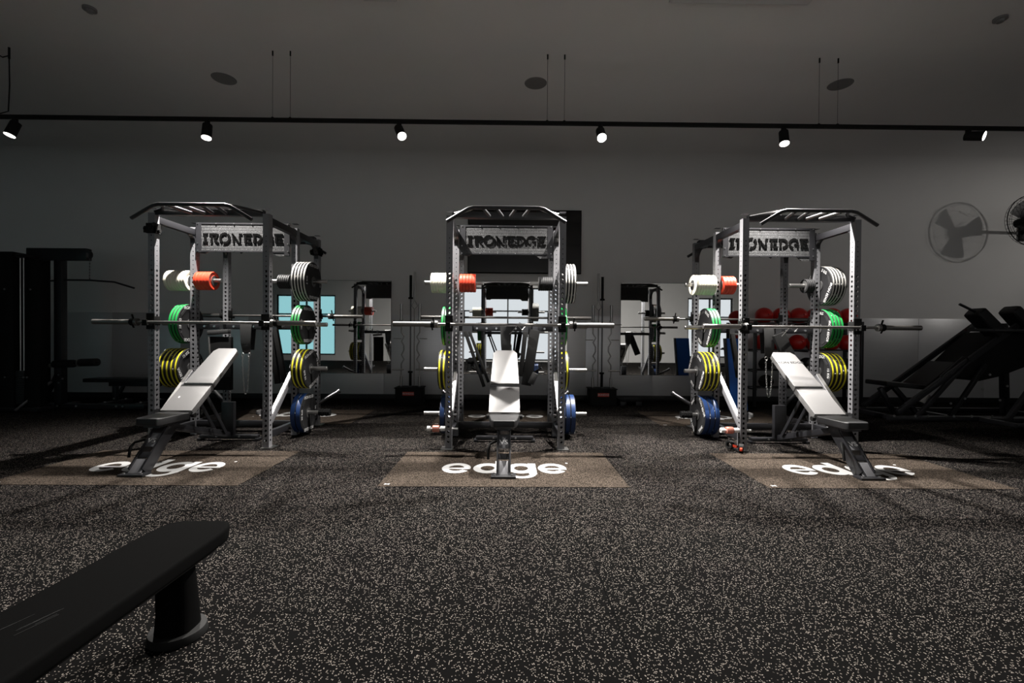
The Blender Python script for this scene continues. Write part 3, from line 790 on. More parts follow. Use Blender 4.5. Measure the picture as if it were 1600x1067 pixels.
def hung_pad(x0, x1, z0, z1, w, lab, yy, th=.05, name='dip_attachment'):
    t = thing(name, (0, 0, 0), lab, 'rack attachment', 'attachments hung on the racks')
    m = MB(); m.bar((x0, yy, z0), (x1, yy - .03, z1), w, th, up=(0, -1, 0)); m.build('arm', M['matte'], t, bevel=0.006)
    m = MB(); m.box(x0 - .03, x0 + .03, yy - .01, MY + .036, 1.271, 1.279); m.box(x0 - .03, x0 + .03, yy - .012, yy, z0 - .06, 1.279); m.build('hook', M['dark_steel'], t)
    return t, m
hy = MY - .085
L_, Mi, Rr = RX[0][0], RX[1][0], RX[2][0]
a1, _ = hung_pad(L_ + .33, L_ + .43, 1.21, .60, .055, 'dark attachment arm on the left rack beam, left of two by its right upright', hy)
a2, _ = hung_pad(L_ + .39, L_ + .51, 1.21, .62, .05, 'dark attachment arm on the left rack beam, right of two by its right upright', hy - .01)
a3, _ = hung_pad(Mi - .46, Mi - .24, 1.20, .58, .035, 'slim slanting black arm on the middle rack beam, left of a pair', hy)
a4, _ = hung_pad(Mi - .41, Mi - .19, 1.20, .63, .03, 'slim slanting black arm on the middle rack beam, right of a pair', hy - .005)
a5, _ = hung_pad(Mi + .33, Mi + .23, 1.22, .60, .11, 'wide black attachment arm with roller pad on the right of the middle rack beam', hy)
MB().cyl((Mi + .28, hy - .06, .62), (Mi + .335, hy - .06, .74), .034, n=16).build('roller', M['leather'], a5, bevel=0.006)
a6, _ = hung_pad(Mi + .22, Mi + .17, 1.20, .70, .05, 'narrow black arm with wire behind the wide arm on the middle rack beam', hy + .01)
a7, _ = hung_pad(Rr + .10, Rr + .30, 1.20, .72, .14, 'broad curved black pad hanging from the beam of the right rack', hy)
a8, _ = hung_pad(Rr - .43, Rr - .36, 1.20, .70, .05, 'short dark arm hanging on the left of the right rack beam', hy)
# wire carabiner handles
def wire_handle(x, z, lab, s=1):
    m = MB(); m.tube([(x, hy - .05, z), (x + .05 * s, hy - .05, z - .05), (x + .09 * s, hy - .05, z - .01), (x + .02 * s, hy - .05, z + .03)], .005, 6, True)
    m.tube([(x, hy - .05, z), (x - .07 * s, hy - .05, z - .08), (x - .09 * s, hy - .05, z - .10)], .004, 6)
    m.box(x - .004, x + .004, hy - .05, MY + .036, z + .0, z + .006)
    tag(m.build('wire_stirrup', M['steel'], None), lab, 'cable handle', 'wire handles hung on the racks')
wire_handle(Mi + .13, 1.272, 'twisted steel cable handle on the middle rack beam'); wire_handle(Rr + .20, 1.272, 'twisted steel cable handle on the right rack beam')
# grey pad with bright edge on the left rack beam
t = thing('triceps_pad', (0, 0, 0), 'grey padded block with steel tube hanging on the left rack behind the bench', 'rack attachment', 'attachments hung on the racks')
MB().bar((L_ - .36, hy, 1.16), (L_ - .13, hy, 1.18), .06, .05).build('grip_bar', M['hub'], t, bevel=0.006)
MB().box(L_ - .34, L_ - .10, hy - .02, hy + .03, .52, 1.12).build('pad', M['matte'], t, bevel=0.01)
MB().cyl((L_ - .345, hy - .02, 1.12), (L_ - .31, hy - .02, .55), .012, n=10).build('tube', M['steel'], t)
MB().box(L_ - .24, L_ - .20, hy, MY + .036, 1.20, 1.279).build('hook', M['dark_steel'], t)

# short rods with copper collars through the front uprights, and the clamps on the floor
rod = None
for rx, nm in ((Mi, 'middle rack'), (Rr, 'right rack')):
    t = thing('stub_bar', (rx, FY, .205), 'short white stub bar with copper red collar in the left front upright, %s' % nm, 'storage pin', 'stub bars')
    MB().cyl((-.79, 0, 0), (-.48, 0, 0), .0105, n=14).build('rod', M['white_metal'], t)
    MB().cyl((-.79, 0, 0), (-.755, 0, 0), .027, n=16).build('end_cap', M['white_metal'], t, bevel=.004)
    MB().cyl((-.735, 0, 0), (-.665, 0, 0), .036, n=18).build('collar', M['rose'], t, bevel=.005)
    MB().cyl((-.655, 0, 0), (-.605, 0, 0), .026, n=18).build('sleeve', M['white_metal'], t, bevel=.003)
cl = None
for k, (x, y, rz, lab) in enumerate(((2.30, 4.74, .4, 'black spring collar with red lever on the floor, outer of two by the right rack'), (2.345, 4.60, -.5, 'black spring collar with red lever on the floor, nearer of two by the right rack'))):
    if cl is None:
        t = thing('collar_clamp', (0, 0, 0), 'x', 'collar clamp', 'collar clamps on the floor')
        MB().lathe([(.028, -.02), (.042, -.02), (.042, .02), (.028, .02)], 20, axes((0, 0, .045), (1, 0, 0), (0, 1, 0), (0, 0, 1))).build('ring', M['matte'], t)
        MB().box(-.012, .012, -.09, -.035, .03, .055).build('lever', M['red_plate'], t, bevel=.004)
        cl = t
    else: t = copy_tree(cl)
    t.location = (x, y, 0.0035); t.rotation_euler = (0, 0, rz); retag(t, lab)
# knurled black caps on the lowest outer horns
for rx, s, lab in ((L_, 1, 'left rack, right side'), (Rr, -1, 'right rack, left side')):
    m = MB(); x0 = rx + s * (HW + .275)
    for k in range(5): m.cyl((x0 + s * k * .026, MY, .262), (x0 + s * (k * .026 + .020), MY, .262), .044 if k % 2 else .040, n=9)
    m.cyl((x0, MY, .262), (x0 + s * .125, MY, .262), .034, n=12)
    tag(m.build('foam_grip', M['matte'], None), 'ribbed black foam grip slid on the lowest weight horn of the %s' % lab, 'bar grip', 'foam grips')

# ---------------------------------------------------------------- wall mirrors and television
def wall_mirror(name, x0, x1, z0, z1, lab):
    m = MB().box(x0, x1, WY - .021, WY - .0125, z0, z1)
    o = tag(m.build(name, M['mirror'], None, smooth=False), lab, 'mirror', 'wall mirrors')
    e = MB(); t_ = .006
    e.box(x0 - t_, x0, WY - .022, WY - .0125, z0 - t_, z1 + t_); e.box(x1, x1 + t_, WY - .022, WY - .0125, z0 - t_, z1 + t_)
    e.box(x0, x1, WY - .022, WY - .0125, z1, z1 + t_); e.box(x0, x1, WY - .022, WY - .0125, z0 - t_, z0)
    e.build('edge', M['dark_steel'], o, smooth=False)
wall_mirror('wall_mirror', -4.266, -2.112, .466, 2.135, 'frameless wall mirror behind the right side of the left rack')
wall_mirror('wall_mirror', -1.07, 1.08, .466, 2.135, 'frameless wall mirror behind the middle rack, under the television')
wall_mirror('wall_mirror', 2.052, 4.20, .466, 2.135, 'frameless wall mirror behind the left side of the right rack')
t = thing('television', (0.293, WY - .05, 2.855), 'large black wall television above the mirror behind the middle rack', 'television')
MB().box(-1.022, 1.022, -.03, .02, -.571, .571).build('housing', M['matte'], t, bevel=.005)
MB().box(-1.008, 1.008, -.033, -.029, -.553, .557).build('screen', M['screen'], t, smooth=False)
MB().box(-.25, .25, .02, .048, -.2, .2).build('bracket', M['matte'], t)

# ---------------------------------------------------------------- track lighting
m = MB().box(-9.5, 11.6, TRACK_Y - .018, TRACK_Y + .018, TRACK_Z - .019, TRACK_Z + .019)
trk = tag(m.build('lighting_track', M['matte'], None, bevel=.002), 'long black lighting track hung on pairs of thin wires under the ceiling', 'light track')
for x in (-2.551, -2.362, .411, .597, 3.373, 3.578, -6.6, -6.4, 6.8, 7.0, 10.2, 10.4):
    m = MB(); m.cyl((x, TRACK_Y, TRACK_Z + .02), (x, TRACK_Y, CZ - .001), .0022, n=6)
    w_ = m.build('wire', M['dark_steel'], trk)
    m = MB(); m.cyl((x, TRACK_Y, CZ - .05), (x, TRACK_Y, CZ - .0005), .008, n=10); m.cyl((x, TRACK_Y, TRACK_Z + .019), (x, TRACK_Y, TRACK_Z + .03), .018, .012, n=10); m.build('wire_anchor', M['matte'], w_)
m = MB(); xx = -5.36
m.tube([(xx - .16, TRACK_Y, CZ - .01), (xx - .13, TRACK_Y, CZ - .07), (xx - .07, TRACK_Y, CZ - .105), (xx - .01, TRACK_Y, CZ - .09), (xx, TRACK_Y, CZ - .12), (xx + .004, TRACK_Y, CZ - .4), (xx - .01, TRACK_Y, TRACK_Z + .06), (xx - .1, TRACK_Y, TRACK_Z + .035), (xx - .2, TRACK_Y, TRACK_Z + .05)], .006, 8)
m.cyl((xx, TRACK_Y, CZ), (xx, TRACK_Y, CZ - .12), .010, n=8)
tag(m.build('power_cable', M['matte'], None), 'black power cable dropping from the ceiling to the left end of the track', 'cable')
def track_lamp(i, x, dr, power, cone, bright, lab):
    d = Vector(dr).normalized()
    t = thing('track_spotlight', (x, TRACK_Y, TRACK_Z - .02), lab, 'spotlight', 'spotlights on the track')
    m = MB(); m.cyl((0, 0, 0.0), (0, 0, -.03), .026, n=16); m.cyl((0, 0, -.028), (.0, 0, -.062), .011, n=10); m.build('mount', M['matte'], t)
    pv = Vector((0, 0, -.065)); hb = pv - d * .025; he = pv + d * .135
    m = MB(); m.cyl(hb, he, .047, .050, n=28, caps=False); m.cyl(hb, hb - d * .006, .047, .036, n=28); m.cyl(he - d * .020, he - d * .0201, .048, .0, n=28, caps=False)
    m.build('housing', M['matte'], t)
    lc = he - d * .005
    MB().cyl(lc, lc + d * .004, .0465, n=28).build('lens', M['lens_bright' if bright else 'lens'], t)
    ld = bpy.data.lights.new('spot', 'SPOT'); ld.energy = power; ld.spot_size = math.radians(cone); ld.spot_blend = .75; ld.shadow_soft_size = .018 if i < 6 else .045
    ld.color = (1.0, .955, .90)
    lo = bpy.data.objects.new('spot_beam', ld); C.objects.link(lo); lo.parent = t
    lo.location = he + d * .012; lo.rotation_euler = d.to_track_quat('-Z', 'Y').to_euler()
TL = ['black track spotlight at the far left under the power cable', 'black track spotlight above the left rack, pointing straight down', 'black track spotlight tilted right, between the left and middle racks',
      'brightly glaring track spotlight aimed at the viewer, right of the middle rack', 'black track spotlight pointing down beside the right rack', 'black track spotlight at the far right, tilted sideways to the right', 'track spotlight at the right end of the track, turned back towards the wall fan']
for i, (x, dr, pw, cn) in enumerate(LAMPS): track_lamp(i, x, dr, pw, cn, i == 3, TL[i])

# ceiling fittings
for k, (x, y) in enumerate(((-3.411, 5.597), (.315, 5.608), (3.97, 5.552))):
    m = MB(); m.cyl((x, y, CZ), (x, y, CZ - .006), .135, .130, n=36)
    o = tag(m.build('ceiling_speaker', M['speaker'], None), ('round grey ceiling speaker above the left rack', 'round grey ceiling speaker above the middle rack', 'round grey ceiling speaker above the right rack')[k], 'speaker', 'ceiling speakers')
for x0, x1, y1, lab in ((1.44, 2.71, 4.22, 'unlit white ceiling light at the top edge, right of the middle'), (-1.33, -1.03, 4.25, 'short unlit white ceiling fitting at the top edge, left of the middle')):
    t = thing('ceiling_light', ((x0 + x1) / 2, y1 - .15, CZ), lab, 'ceiling light', 'unlit ceiling lights')
    h_ = (x1 - x0) / 2
    MB().box(-h_, h_, -.15, .15, -.022, 0).build('frame', M['white_metal'], t, bevel=.003)
    MB().box(-h_ + .02, h_ - .02, -.13, .13, -.026, -.020).build('diffuser', M['white_metal'], t, smooth=False)
for k, (x, y, lab) in enumerate(((-3.95, 4.42, 'small round detector on the ceiling at the upper left'), (4.65, 4.38, 'small round detector on the ceiling at the upper right'))):
    m = MB(); m.cyl((x, y, CZ), (x, y, CZ - .02), .055, n=24); m.cyl((x, y, CZ - .02), (x, y, CZ - .04), .035, .028, n=20)
    tag(m.build('smoke_detector', M['speaker'], None), lab, 'smoke detector', 'smoke detectors')

# ---------------------------------------------------------------- bar holders by the back wall
def ez_bar(m, x, y, z0, z1, amp, s=1):
    zs = [z0 + (z1 - z0) * q for q in (0, .22, .30, .38, .46, .54, .62, .70, .78, 1.0)]
    xs = [0, 0, amp, amp * .1, amp * .9, amp * .9, amp * .1, amp, 0, 0]
    m.tube([(x + s * a, y, z) for a, z in zip(xs, zs)], .012, 8)
def bar_holder(x0, nm):
    y = 7.86
    t = thing('bar_holder', (x0, y, 0), 'black box bar holder with a red label %s' % nm, 'bar holder', 'bar holders')
    m = MB(); m.box(-.22, .22, -.16, .16, 0.001, .27); m.box(-.235, .235, -.175, .175, .27, .285)
    b = m.build('box', M['matte'], t, bevel=.004)
    for px in (-.15, 0, .15):
        MB().cyl((px, 0, .285), (px, 0, .30), .034, n=16).build('socket', M['dark_steel'], t)
    q = MB().box(-.095, .095, -.1635, -.1605, .155, .215).build('label_plate', M['red_label'], t, smooth=False)
    vs, fs = text_geom('IRONEDGE', .042, .001, .9, .02)
    MB().add(vs, fs, axes((0, -.1645, .185), (1, 0, 0), (0, 0, 1), (0, -1, 0))).build('lettering', M['letter'], q, smooth=False)
def stored_bars(x0, side, flip=1):
    y = 7.86
    def sb(name, parts, lab):
        t = thing(name, (x0, y, 0), lab, 'bar', 'bars standing in the holders')
        for nm_, fn, mat in parts:
            m = MB(); fn(m); m.build(nm_, mat, t)
    sb('straight_bar', [('shaft', lambda m: m.cyl((0, 0, .302), (0, 0, 1.80), .012, n=12), M['dark_steel']),
                        ('sleeve', lambda m: (m.cyl((0, 0, 1.80), (0, 0, 2.17), .022, n=14), m.cyl((0, 0, 1.77), (0, 0, 1.80), .04, n=14), m.cyl((0, 0, .302), (0, 0, .52), .022, n=14), m.cyl((0, 0, .52), (0, 0, .55), .04, n=14)), M['matte'])],
       'tall straight black bar standing in the middle of the %s bar holder' % side)
    sb('straight_bar', [('shaft', lambda m: m.tube([(.05 * flip, .09, .302), (.045 * flip, .09, 1.6), (.10 * flip, .09, 1.66), (.05 * flip, .09, 1.76), (.0 * flip, .09, 1.66), (.045 * flip, .09, 1.6)], .010, 8), M['steel']),
                        ('sleeve', lambda m: m.cyl((.05 * flip, .09, 1.76), (.05 * flip, .09, 2.24), .018, n=12), M['steel'])],
       'steel bar with looped grip behind the straight bar of the %s holder' % side)
    for s in (-1, 1):
        def curl(m, s=s):
            ez_bar(m, s * .155, 0, .46, 1.42, .05, -s)
            m.cyl((s * .155 - .0, 0, 1.10), (s * .155 + s * .13, -.02, 1.10), .008, n=8)
        sb('curl_bar', [('shaft', curl, M['steel']), ('sleeve', lambda m, s=s: (m.cyl((s * .155, 0, 1.42), (s * .155, 0, 1.69), .022, n=14), m.cyl((s * .155, 0, .302), (s * .155, 0, .46), .022, n=14), m.cyl((s * .155, 0, 1.41), (s * .155, 0, 1.43), .034, n=14)), M['steel']),
                        ('cross_handle', lambda m, s=s: (m.cyl((s * .10, -.04, .58), (s * .30, -.05, .58), .014, n=10), m.cyl((s * .12, -.03, 1.36), (s * .32, -.04, 1.36), .008, n=8)), M['steel'])],
           'bent curl bar standing at the %s of the %s bar holder' % ('left' if s < 0 else 'right', side))
bar_holder(-1.645, 'between the left mirror and the middle rack'); stored_bars(-1.645, 'left')
bar_holder(1.605, 'between the middle rack and the right mirror'); stored_bars(1.605, 'right', -1)
t = thing('aerobic_step', (2.08, 7.86, 0), 'low black step platform on the floor right of the right bar holder', 'step')
MB().box(-.19, .19, -.15, .15, .07, .105).build('deck', M['matte'], t, bevel=.008)
for sx in (-1, 1): MB().box(sx * .13 - .05, sx * .13 + .05, -.13, .13, .001, .07).build('riser', M['black'], t, bevel=.005)

# ---------------------------------------------------------------- red balls on their rack
t = thing('ball_rack', (5.05, 7.92, 0), 'black steel shelf rack holding the red balls behind the right rack', 'storage rack')
for sx in (-1, 1):
    for sy in (-1, 1): MB().box(sx * .90 - .025, sx * .90 + .025, sy * .19 - .02, sy * .19 + .02, 0.001, 1.44).build('post', M['black'], t, bevel=.003)
for z in (.32, .62, .965, 1.42):
    m = MB()
    for sy in (-.10, .10): m.box(-.875, .875, sy - .018, sy + .018, z - .02, z)
    for sx in (-.86, 0, .86): m.box(sx - .015, sx + .015, -.17, .17, z - .045, z - .0201)
    m.build('shelf_rail', M['black'], t)
ball = None
tops = [4.40, 4.70, 5.00, 5.29, 5.58, 5.86]
for row, (z, r) in enumerate(((1.42, .142), (.965, .138))):
    for k, x in enumerate(tops):
        rr = r
        c = math.sqrt(rr * rr - .082 ** 2)
        if ball is None:
            ball = MB().sphere((0, 0, 0), .142, 32, 20).build('exercise_ball', M['red_ball'], None, recalc=False)
            v_ = MB().cyl((0, -.139, .02), (0, -.1435, .02), .008, n=10).build('valve', M['matte'], ball)
            o = ball
        else: o = copy_tree(ball)
        o.location = (x - (0 if row == 0 else .02), 7.92, z + c + .001 + (.004 if row else 0)); o.scale = (rr / .142,) * 3
        tag(o, 'red rubber ball, %s from the left on the %s shelf of the ball rack' % (['first', 'second', 'third', 'fourth', 'fifth', 'sixth'][k], ['top', 'second'][row]), 'ball', 'red balls on the rack')
slam = None
for row, z in enumerate((.62, .32)):
    for k, x in enumerate((4.45, 4.80, 5.15, 5.50, 5.80)):
        if slam is None:
            slam = o = MB().sphere((0, 0, 0), .118, 28, 16).build('slam_ball', M['rubber'], None, recalc=False)
            MB().lathe([(.1165, -.012), (.1205, -.012), (.1205, .012), (.1165, .012)], 36, axes((0, 0, 0), (0, 0, 1), (0, 1, 0), (-1, 0, 0))).build('seam_band', M['matte'], slam)
        else: o = copy_tree(slam)
        o.location = (x, 7.92, z + math.sqrt(.118 ** 2 - .082 ** 2) + .003)
        tag(o, 'black slam ball, %s from the left on the %s shelf of the ball rack' % (['first', 'second', 'third', 'fourth', 'fifth'][k], ['third', 'lowest'][row]), 'ball', 'black balls on the rack')
# blue mat leaning behind the right rack
t = thing('exercise_mat', (3.56, 7.30, 0.0035), 'bright blue folding mat standing on end behind the right rack', 'mat')
m = MB().prism([(-.02, 0.0), (.25, 0.0), (.16, 1.14), (-.10, 1.14)], .055, axes((0, .03, 0), (1, 0, 0), (0, 0, 1), (0, -1, 0)))
m.build('pad', M['blue_mat'], t, bevel=.01)
MB().bar((-.035, .0, .0), (-.125, .0, 1.14), .03, .05, up=(0, 1, 0)).build('frame', M['black'], t)
# knobbly strap clamps on the left rack
for x, y, lab in ((L_ - HW, FY, 'knobbly black strap clamp round the left front upright of the left rack'), (L_ + HW, BYR, 'knobbly black strap clamp round the right rear upright of the left rack')):
    m = MB(); z = 2.20; s = .045
    m.box(x - s, x + s, y - s, y - s + .010, z - .05, z + .05); m.box(x - s, x + s, y + s - .010, y + s, z - .05, z + .05)
    m.box(x - s, x - s + .010, y - s, y + s, z - .05, z + .05); m.box(x + s - .010, x + s, y - s, y + s, z - .05, z + .05)
    for a, b_, c in ((-.06, 0, .02), (.06, .0, -.02), (0, -.06, .01), (-.05, -.05, -.03), (.045, -.055, .035)): m.cyl((x + a * .7, y + b_ * .7, z + c), (x + a * 1.15, y + b_ * 1.15, z + c), .018, n=8)
    m.cyl((x - .085, y, z), (x - .045, y, z), .03, n=10)
    tag(m.build('strap_clamp', M['matte'], None), lab, 'clamp', 'strap clamps')

# ---------------------------------------------------------------- pulldown tower at the left
t = thing('pulldown_machine', (-7.0, 7.1, 0), 'tall black lat pulldown tower at the far left with weight stack and bar', 'weight machine')
P_ = lambda nm_, mat='matte', **k: m.build(nm_, M[mat], t, **k)
m = MB(); m.box(-.42, -.21, -.28, .28, .02, 2.33); P_('side_shroud', bevel=.01)
m = MB(); m.box(-.07, .155, -.26, -.14, .02, 2.22); P_('stack_shroud', bevel=.01)
m = MB(); m.box(.155, .265, -.05, .05, .02, 2.25); P_('mast', 'black', bevel=.004)
m = MB(); m.box(-.26, .64, -.05, .05, 2.25, 2.43); m.box(-.20, -.05, -.26, -.05, 2.25, 2.30); P_('top_beam', 'black', bevel=.012)
m = MB()
for x in (-.185, -.135): m.cyl((x, -.2, .1), (x, -.2, 2.25), .009, n=10)
P_('guide_rod', 'steel')
m = MB()
for k in range(15): m.box(-.205, -.085, -.25, -.15, .10 + k * .033, .128 + k * .033)
P_('weight_stack', 'dark_steel')
m = MB(); m.cyl((.62, 0, 2.36), (.62, .0, 2.30), .05, n=20); m.cyl((.60, -.03, 2.34), (.60, .03, 2.34), .075, n=24); P_('pulley', 'black')
m = MB(); m.cyl((.65, 0, 2.30), (.645, 0, 1.96), .004, n=6)
for k in range(6): m.cyl((.65, 0, 2.22 - k * .045), (.65, 0, 2.19 - k * .045), .008, n=6)
P_('cable', 'dark_steel')
m = MB(); m.tube([(.05, 0, 1.94), (.30, 0, 1.955), (.65, 0, 1.955), (1.02, 0, 1.93), (1.12, 0, 1.90), (1.32, 0, 1.84)], .014, 10); P_('pulldown_bar', 'black')
m = MB(); m.cyl((.18, -.06, .68), (.52, -.12, .695), .058, n=20); m.cyl((.62, -.12, .71), (.90, -.16, .72), .058, n=20); m.cyl((.16, -.06, .68), (.92, -.16, .72), .02, n=10); P_('thigh_roller', 'vinyl_dark', bevel=.01)
m = MB(); m.cyl((.14, -.09, .66), (.17, -.10, .66), .03, n=14); m.cyl((.60, -.12, .705), (.615, -.12, .705), .062, n=20); P_('chrome_ring', 'steel')
m = MB(); m.box(.08, 1.50, -.05, .05, .005, .075); m.box(-.44, .16, -.30, .30, .005, .05); m.box(.10, .20, -.35, .35, .005, .06); P_('base_beam', 'black', bevel=.004)
m = MB(); m.bar((.12, -.05, .42), (-.12, -.34, .02), .05, .03); m.bar((.20, 0, .60), (-.06, 0, .08), .05, .05); P_('brace', 'dark_steel', bevel=.003)
for x, z in ((.0, .5), (.24, .40), (.24, .52), (.30, .46), (-.05, .5), (-.32, .5), (-.32, 1.78), (.05, 1.78), (.22, .05), (.50, .05), (1.1, .05), (1.2, .05)): m = MB().cyl((x, -.062 if x > .1 else -.285, z), (x, -.072 if x > .1 else -.295, z), .014, n=10); P_('bolt', 'bolt')
# flat bench with bolted legs beside it
t = thing('storage_bench', (-6.12, 7.55, 0), 'dark padded bench on bolted legs by the left wall, beside the pulldown tower', 'bench')
MB().box(-.62, .58, -.15, .15, .37, .43).build('pad', M['vinyl_dark'], t, bevel=.015, seg=3)
MB().box(-.30, .50, -.04, .04, .30, .37).build('beam', M['black'], t, bevel=.004)
for x in (-.22, .34):
    m = MB(); m.box(x - .03, x + .03, -.03, .03, .06, .30); m.box(x - .05, x + .05, -.28, .28, .005, .06); m.bar((x + .03, 0, .12), (x + .13, 0, .31), .04, .04); m.build('leg', M['black'], t, bevel=.003)
    m = MB()
    for yy in (-.2, .2): m.cyl((x, yy, .06), (x, yy, .075), .016, n=10)
    m.cyl((x, -.031, .1), (x, -.04, .1), .014, n=10); m.build('bolt', M['bolt'], t)
# second machine cut by the left edge
t = thing('cable_machine', (-8.50, 6.6, 0), 'black cable machine cut off by the left edge of the view', 'weight machine')
MB().box(-.5, .42, -.2, .2, .01, .08).build('base_beam', M['black'], t, bevel=.004)
MB().box(-.06, .06, -.06, .06, .08, 2.2).build('mast', M['black'], t, bevel=.004)
MB().tube([(.0, -.10, 2.15), (.45, -.10, 2.15), (.60, -.10, 2.135), (.93, -.10, 2.07)], .014, 8).build('handle_bar', M['white_metal'], t)
MB().box(.05, .50, -.16, .16, .44, .50).build('seat', M['vinyl_dark'], t, bevel=.012)
MB().bar((.2, 0, .44), (.2, 0, .08), .06, .06).build('seat_post', M['black'], t)

# ---------------------------------------------------------------- plate loaded machine at the right
t = thing('leg_press_machine', (6.75, 6.9, 0), 'large black inclined plate loaded leg press at the right edge', 'weight machine')
def Q(px, z, y=0): return (px, y, z)
for yy in (-.32, .32):
    m = MB(); m.bar(Q(-1.15, .10, yy), Q(.75, 1.50, yy), .05, .07); m.build('rail', M['black'], t, bevel=.004)
    m = MB(); m.cyl(Q(-1.05, .22, yy), Q(.60, 1.43, yy), .014, n=10); m.build('guide_rod', M['dark_steel'], t)
m = MB(); m.prism([(-.30, .62), (.10, 1.02), (.38, 1.26), (1.10, 1.30), (1.0, .85), (.40, .62), (.1, .55)], .52, axes((0, .26, 0), (1, 0, 0), (0, 0, 1), (0, -1, 0))); m.build('sled', M['matte'], t, bevel=.02)
m = MB(); m.cyl((-.28, -.42, 1.29), (.10, -.42, 1.285), .022, n=12); m.cyl((.10, -.42, 1.285), (1.3, -.42, 1.28), .028, n=12); m.build('weight_horn', M['dark_steel'], t)
m = MB(); m.cyl((-.26, -.30, 1.66), (-.05, -.32, 1.55), .018, n=10); m.build('handle', M['black'], t)
m = MB(); m.bar((-.05, -.3, 1.56), (.28, -.3, 1.24), .24, .16, up=(1, 0, 1)); m.build('shoulder_pad', M['vinyl_dark'], t, bevel=.04, seg=3)
m = MB(); m.bar((.45, -.3, 1.60), (.75, -.3, 1.28), .24, .16, up=(1, 0, 1)); m.build('shoulder_pad', M['vinyl_dark'], t, bevel=.05, seg=3)
m = MB(); m.cyl((.68, -.34, 1.70), (.84, -.30, 1.52), .03, n=12); m.build('handle', M['black'], t)
m = MB(); m.bar((-1.22, 0, .50), (-.55, 0, .44), .42, .07); m.bar((-.62, 0, .45), (-.20, 0, .80), .42, .07); m.build('seat', M['vinyl_dark'], t, bevel=.02)
m = MB(); m.bar((-.95, 0, .44), (-.60, 0, .05), .06, .06); m.bar((-1.15, 0, .42), (-.95, 0, .06), .06, .06); m.bar((-.25, -.33, .75), (-.9, -.36, .05), .04, .06); m.bar((.1, -.33, .80), (-.45, -.38, .05), .04, .06); m.bar((.70, .0, 1.4), (.75, 0, .05), .08, .08); m.build('strut', M['black'], t, bevel=.003)
m = MB()
for yy in (-.40, .40): m.box(-1.35, 1.2, yy - .035, yy + .035, .005, .065)
for xx in (-1.25, -.4, 1.1): m.box(xx - .04, xx + .04, -.36, .36, .005, .062)
m.build('base_frame', M['black'], t, bevel=.003)
m = MB(); m.tube([(-.58, -.36, .62), (-.26, -.36, .90), (-.19, -.36, .89), (-.16, -.36, .84), (-.50, -.36, .52)], .012, 8); m.build('safety_handle', M['black'], t)
m = MB(); m.cyl((-.70, -.2, .22), (-.62, -.2, .34), .05, n=16); m.build('chrome_cap', M['steel'], t)
for x, z in ((-1.3, .07), (-1.0, .07), (-.82, .07), (-.45, .07), (-.2, .07), (.1, .07), (-.5, .25), (-.3, .32), (.2, .30), (-.05, .45), (.05, .66), (.3, .5)): m = MB().cyl((x, -.437, z), (x, -.447, z), .016, n=10); m.build('bolt', M['bolt'], t)
disc = None
for k, (x, z) in enumerate(((.55, .36), (.92, .40), (.05, .37), (-.55, .24))):
    pass
for yy_, lab in ((-.50, 'dark weight plate on the near horn of the leg press, outer of two'), (-.455, 'dark weight plate on the near horn of the leg press, inner of two')):
    m = MB().lathe([(.03, -.018), (.06, -.020), (.16, -.012), (.19, -.020), (.205, -.016), (.205, .016), (.19, .020), (.16, .012), (.06, .020), (.03, .018)], 36, axes((7.50, 6.9 + yy_, .42), (0, 1, 0), (1, 0, 0), (0, 0, 1)))
    tag(m.build('machine_plate', M['rubber'], None), lab.replace('near horn', 'lower peg'), 'weight plate', 'plates on the leg press')
MB().cyl((.75, -.40, .42), (.75, -.54, .42), .025, n=12).build('weight_peg', M['dark_steel'], t)
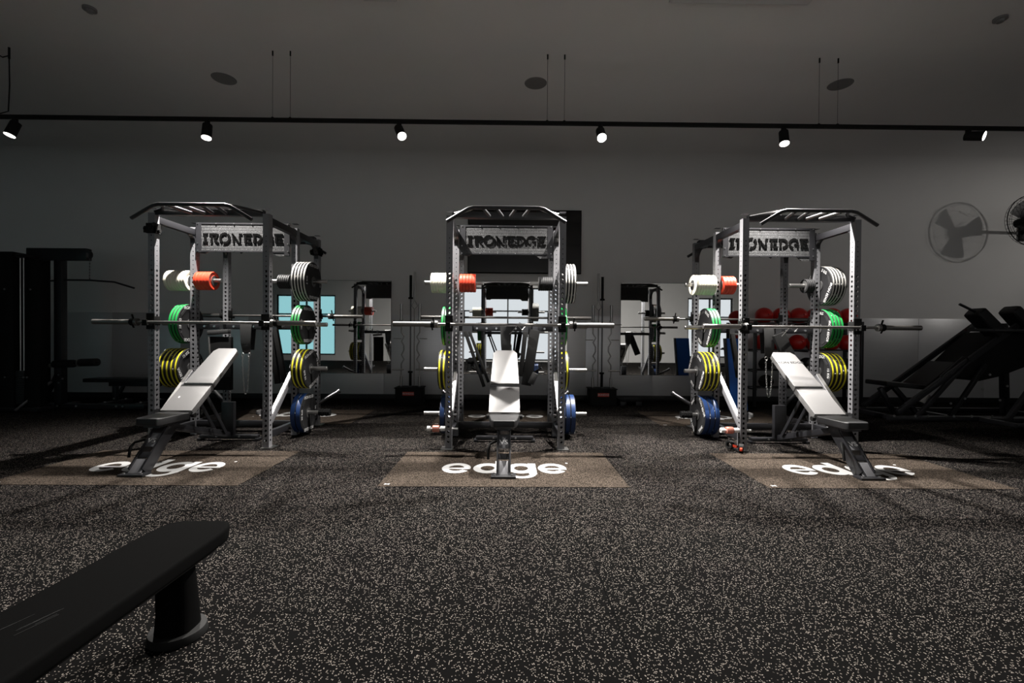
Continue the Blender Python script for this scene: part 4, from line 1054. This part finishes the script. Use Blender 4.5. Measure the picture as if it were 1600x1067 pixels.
# second sled machine nearer the right edge
t = thing('hack_squat_machine', (7.75, 6.2, 0), 'black machine frame with a slanting steel rail, cut by the right edge', 'weight machine')
m = MB(); m.bar((-.75, -.2, .04), (-.10, -.2, .95), .05, .06); m.bar((-.10, .2, .95), (-.75, .2, .04), .05, .06); m.build('rail', M['dark_steel'], t, bevel=.003)
m = MB(); m.box(-1.1, .6, -.25, -.18, .005, .06); m.box(-1.1, .6, .18, .25, .005, .06); m.box(-1.1, -1.04, -.18, .18, .005, .058); m.box(.2, .27, -.18, .18, .005, .058); m.build('base_frame', M['black'], t, bevel=.003)
m = MB(); m.box(-.12, .0, -.25, .25, .85, .95); m.bar((-.05, 0, .9), (.4, 0, .05), .07, .07); m.build('cross_head', M['black'], t, bevel=.004)
m = MB(); m.bar((-.30, 0, .55), (.25, 0, 1.25), .4, .08); m.build('back_pad', M['vinyl_dark'], t, bevel=.02)

# ---------------------------------------------------------------- wall fan
t = thing('wall_fan', (8.80, 7.72, 3.165), 'black caged wall fan cut by the right edge of the view', 'fan')
R_ = .425
cg = MB()
for yy, rr in ((-.10, .10), (-.115, .20), (-.10, .31), (-.06, R_ - .01), (.0, R_), (.06, R_ - .02), (.10, .28), (.11, .14)):
    cg.tube([(rr * math.cos(a), yy, rr * math.sin(a)) for a in [2 * PI * k / 40 for k in range(40)]], .0075 if yy == 0.0 else .0028, 5, True)
for k in range(36):
    a = 2 * PI * k / 36; c, s_ = math.cos(a), math.sin(a)
    cg.tube([(rr * c, yy, rr * s_) for yy, rr in ((-.10, .08), (-.115, .20), (-.10, .31), (-.06, R_ - .01), (0, R_), (.06, R_ - .02), (.10, .28), (.11, .10))], .002, 4)
cg.build('cage', M['matte'], t)
for k in range(3):
    m = MB(); a0 = 2 * PI * k / 3 + .3; vs = []; fs = []
    for i in range(9):
        rr = .05 + .32 * i / 8
        for j in range(6):
            a = a0 + (j / 5 - .5) * (1.15 - .35 * (i / 8)); vs.append((rr * math.cos(a), -.04 + .07 * j / 5, rr * math.sin(a)))
    nv = len(vs); vs += [(x, y + .003, z) for x, y, z in vs]
    for i in range(8):
        for j in range(5):
            q = i * 6 + j; fs += [(q, q + 1, q + 7, q + 6), (nv + q, nv + q + 6, nv + q + 7, nv + q + 1)]
    m.add(vs, fs).build('blade', M['black'], t, recalc=False)
m = MB(); m.cyl((0, -.11, 0), (0, -.05, 0), .075, .08, n=24); m.cyl((0, .03, 0), (0, .24, 0), .09, .07, n=24); m.build('motor', M['matte'], t, bevel=.008)
m = MB(); m.bar((0, .2, 0), (.62, .60, -.05), .05, .05); m.box(.53, .71, .655, .685, -.2, .12); m.bar((.62, .57, -.05), (.62, .66, -.05), .08, .08); m.build('wall_bracket', M['matte'], t)
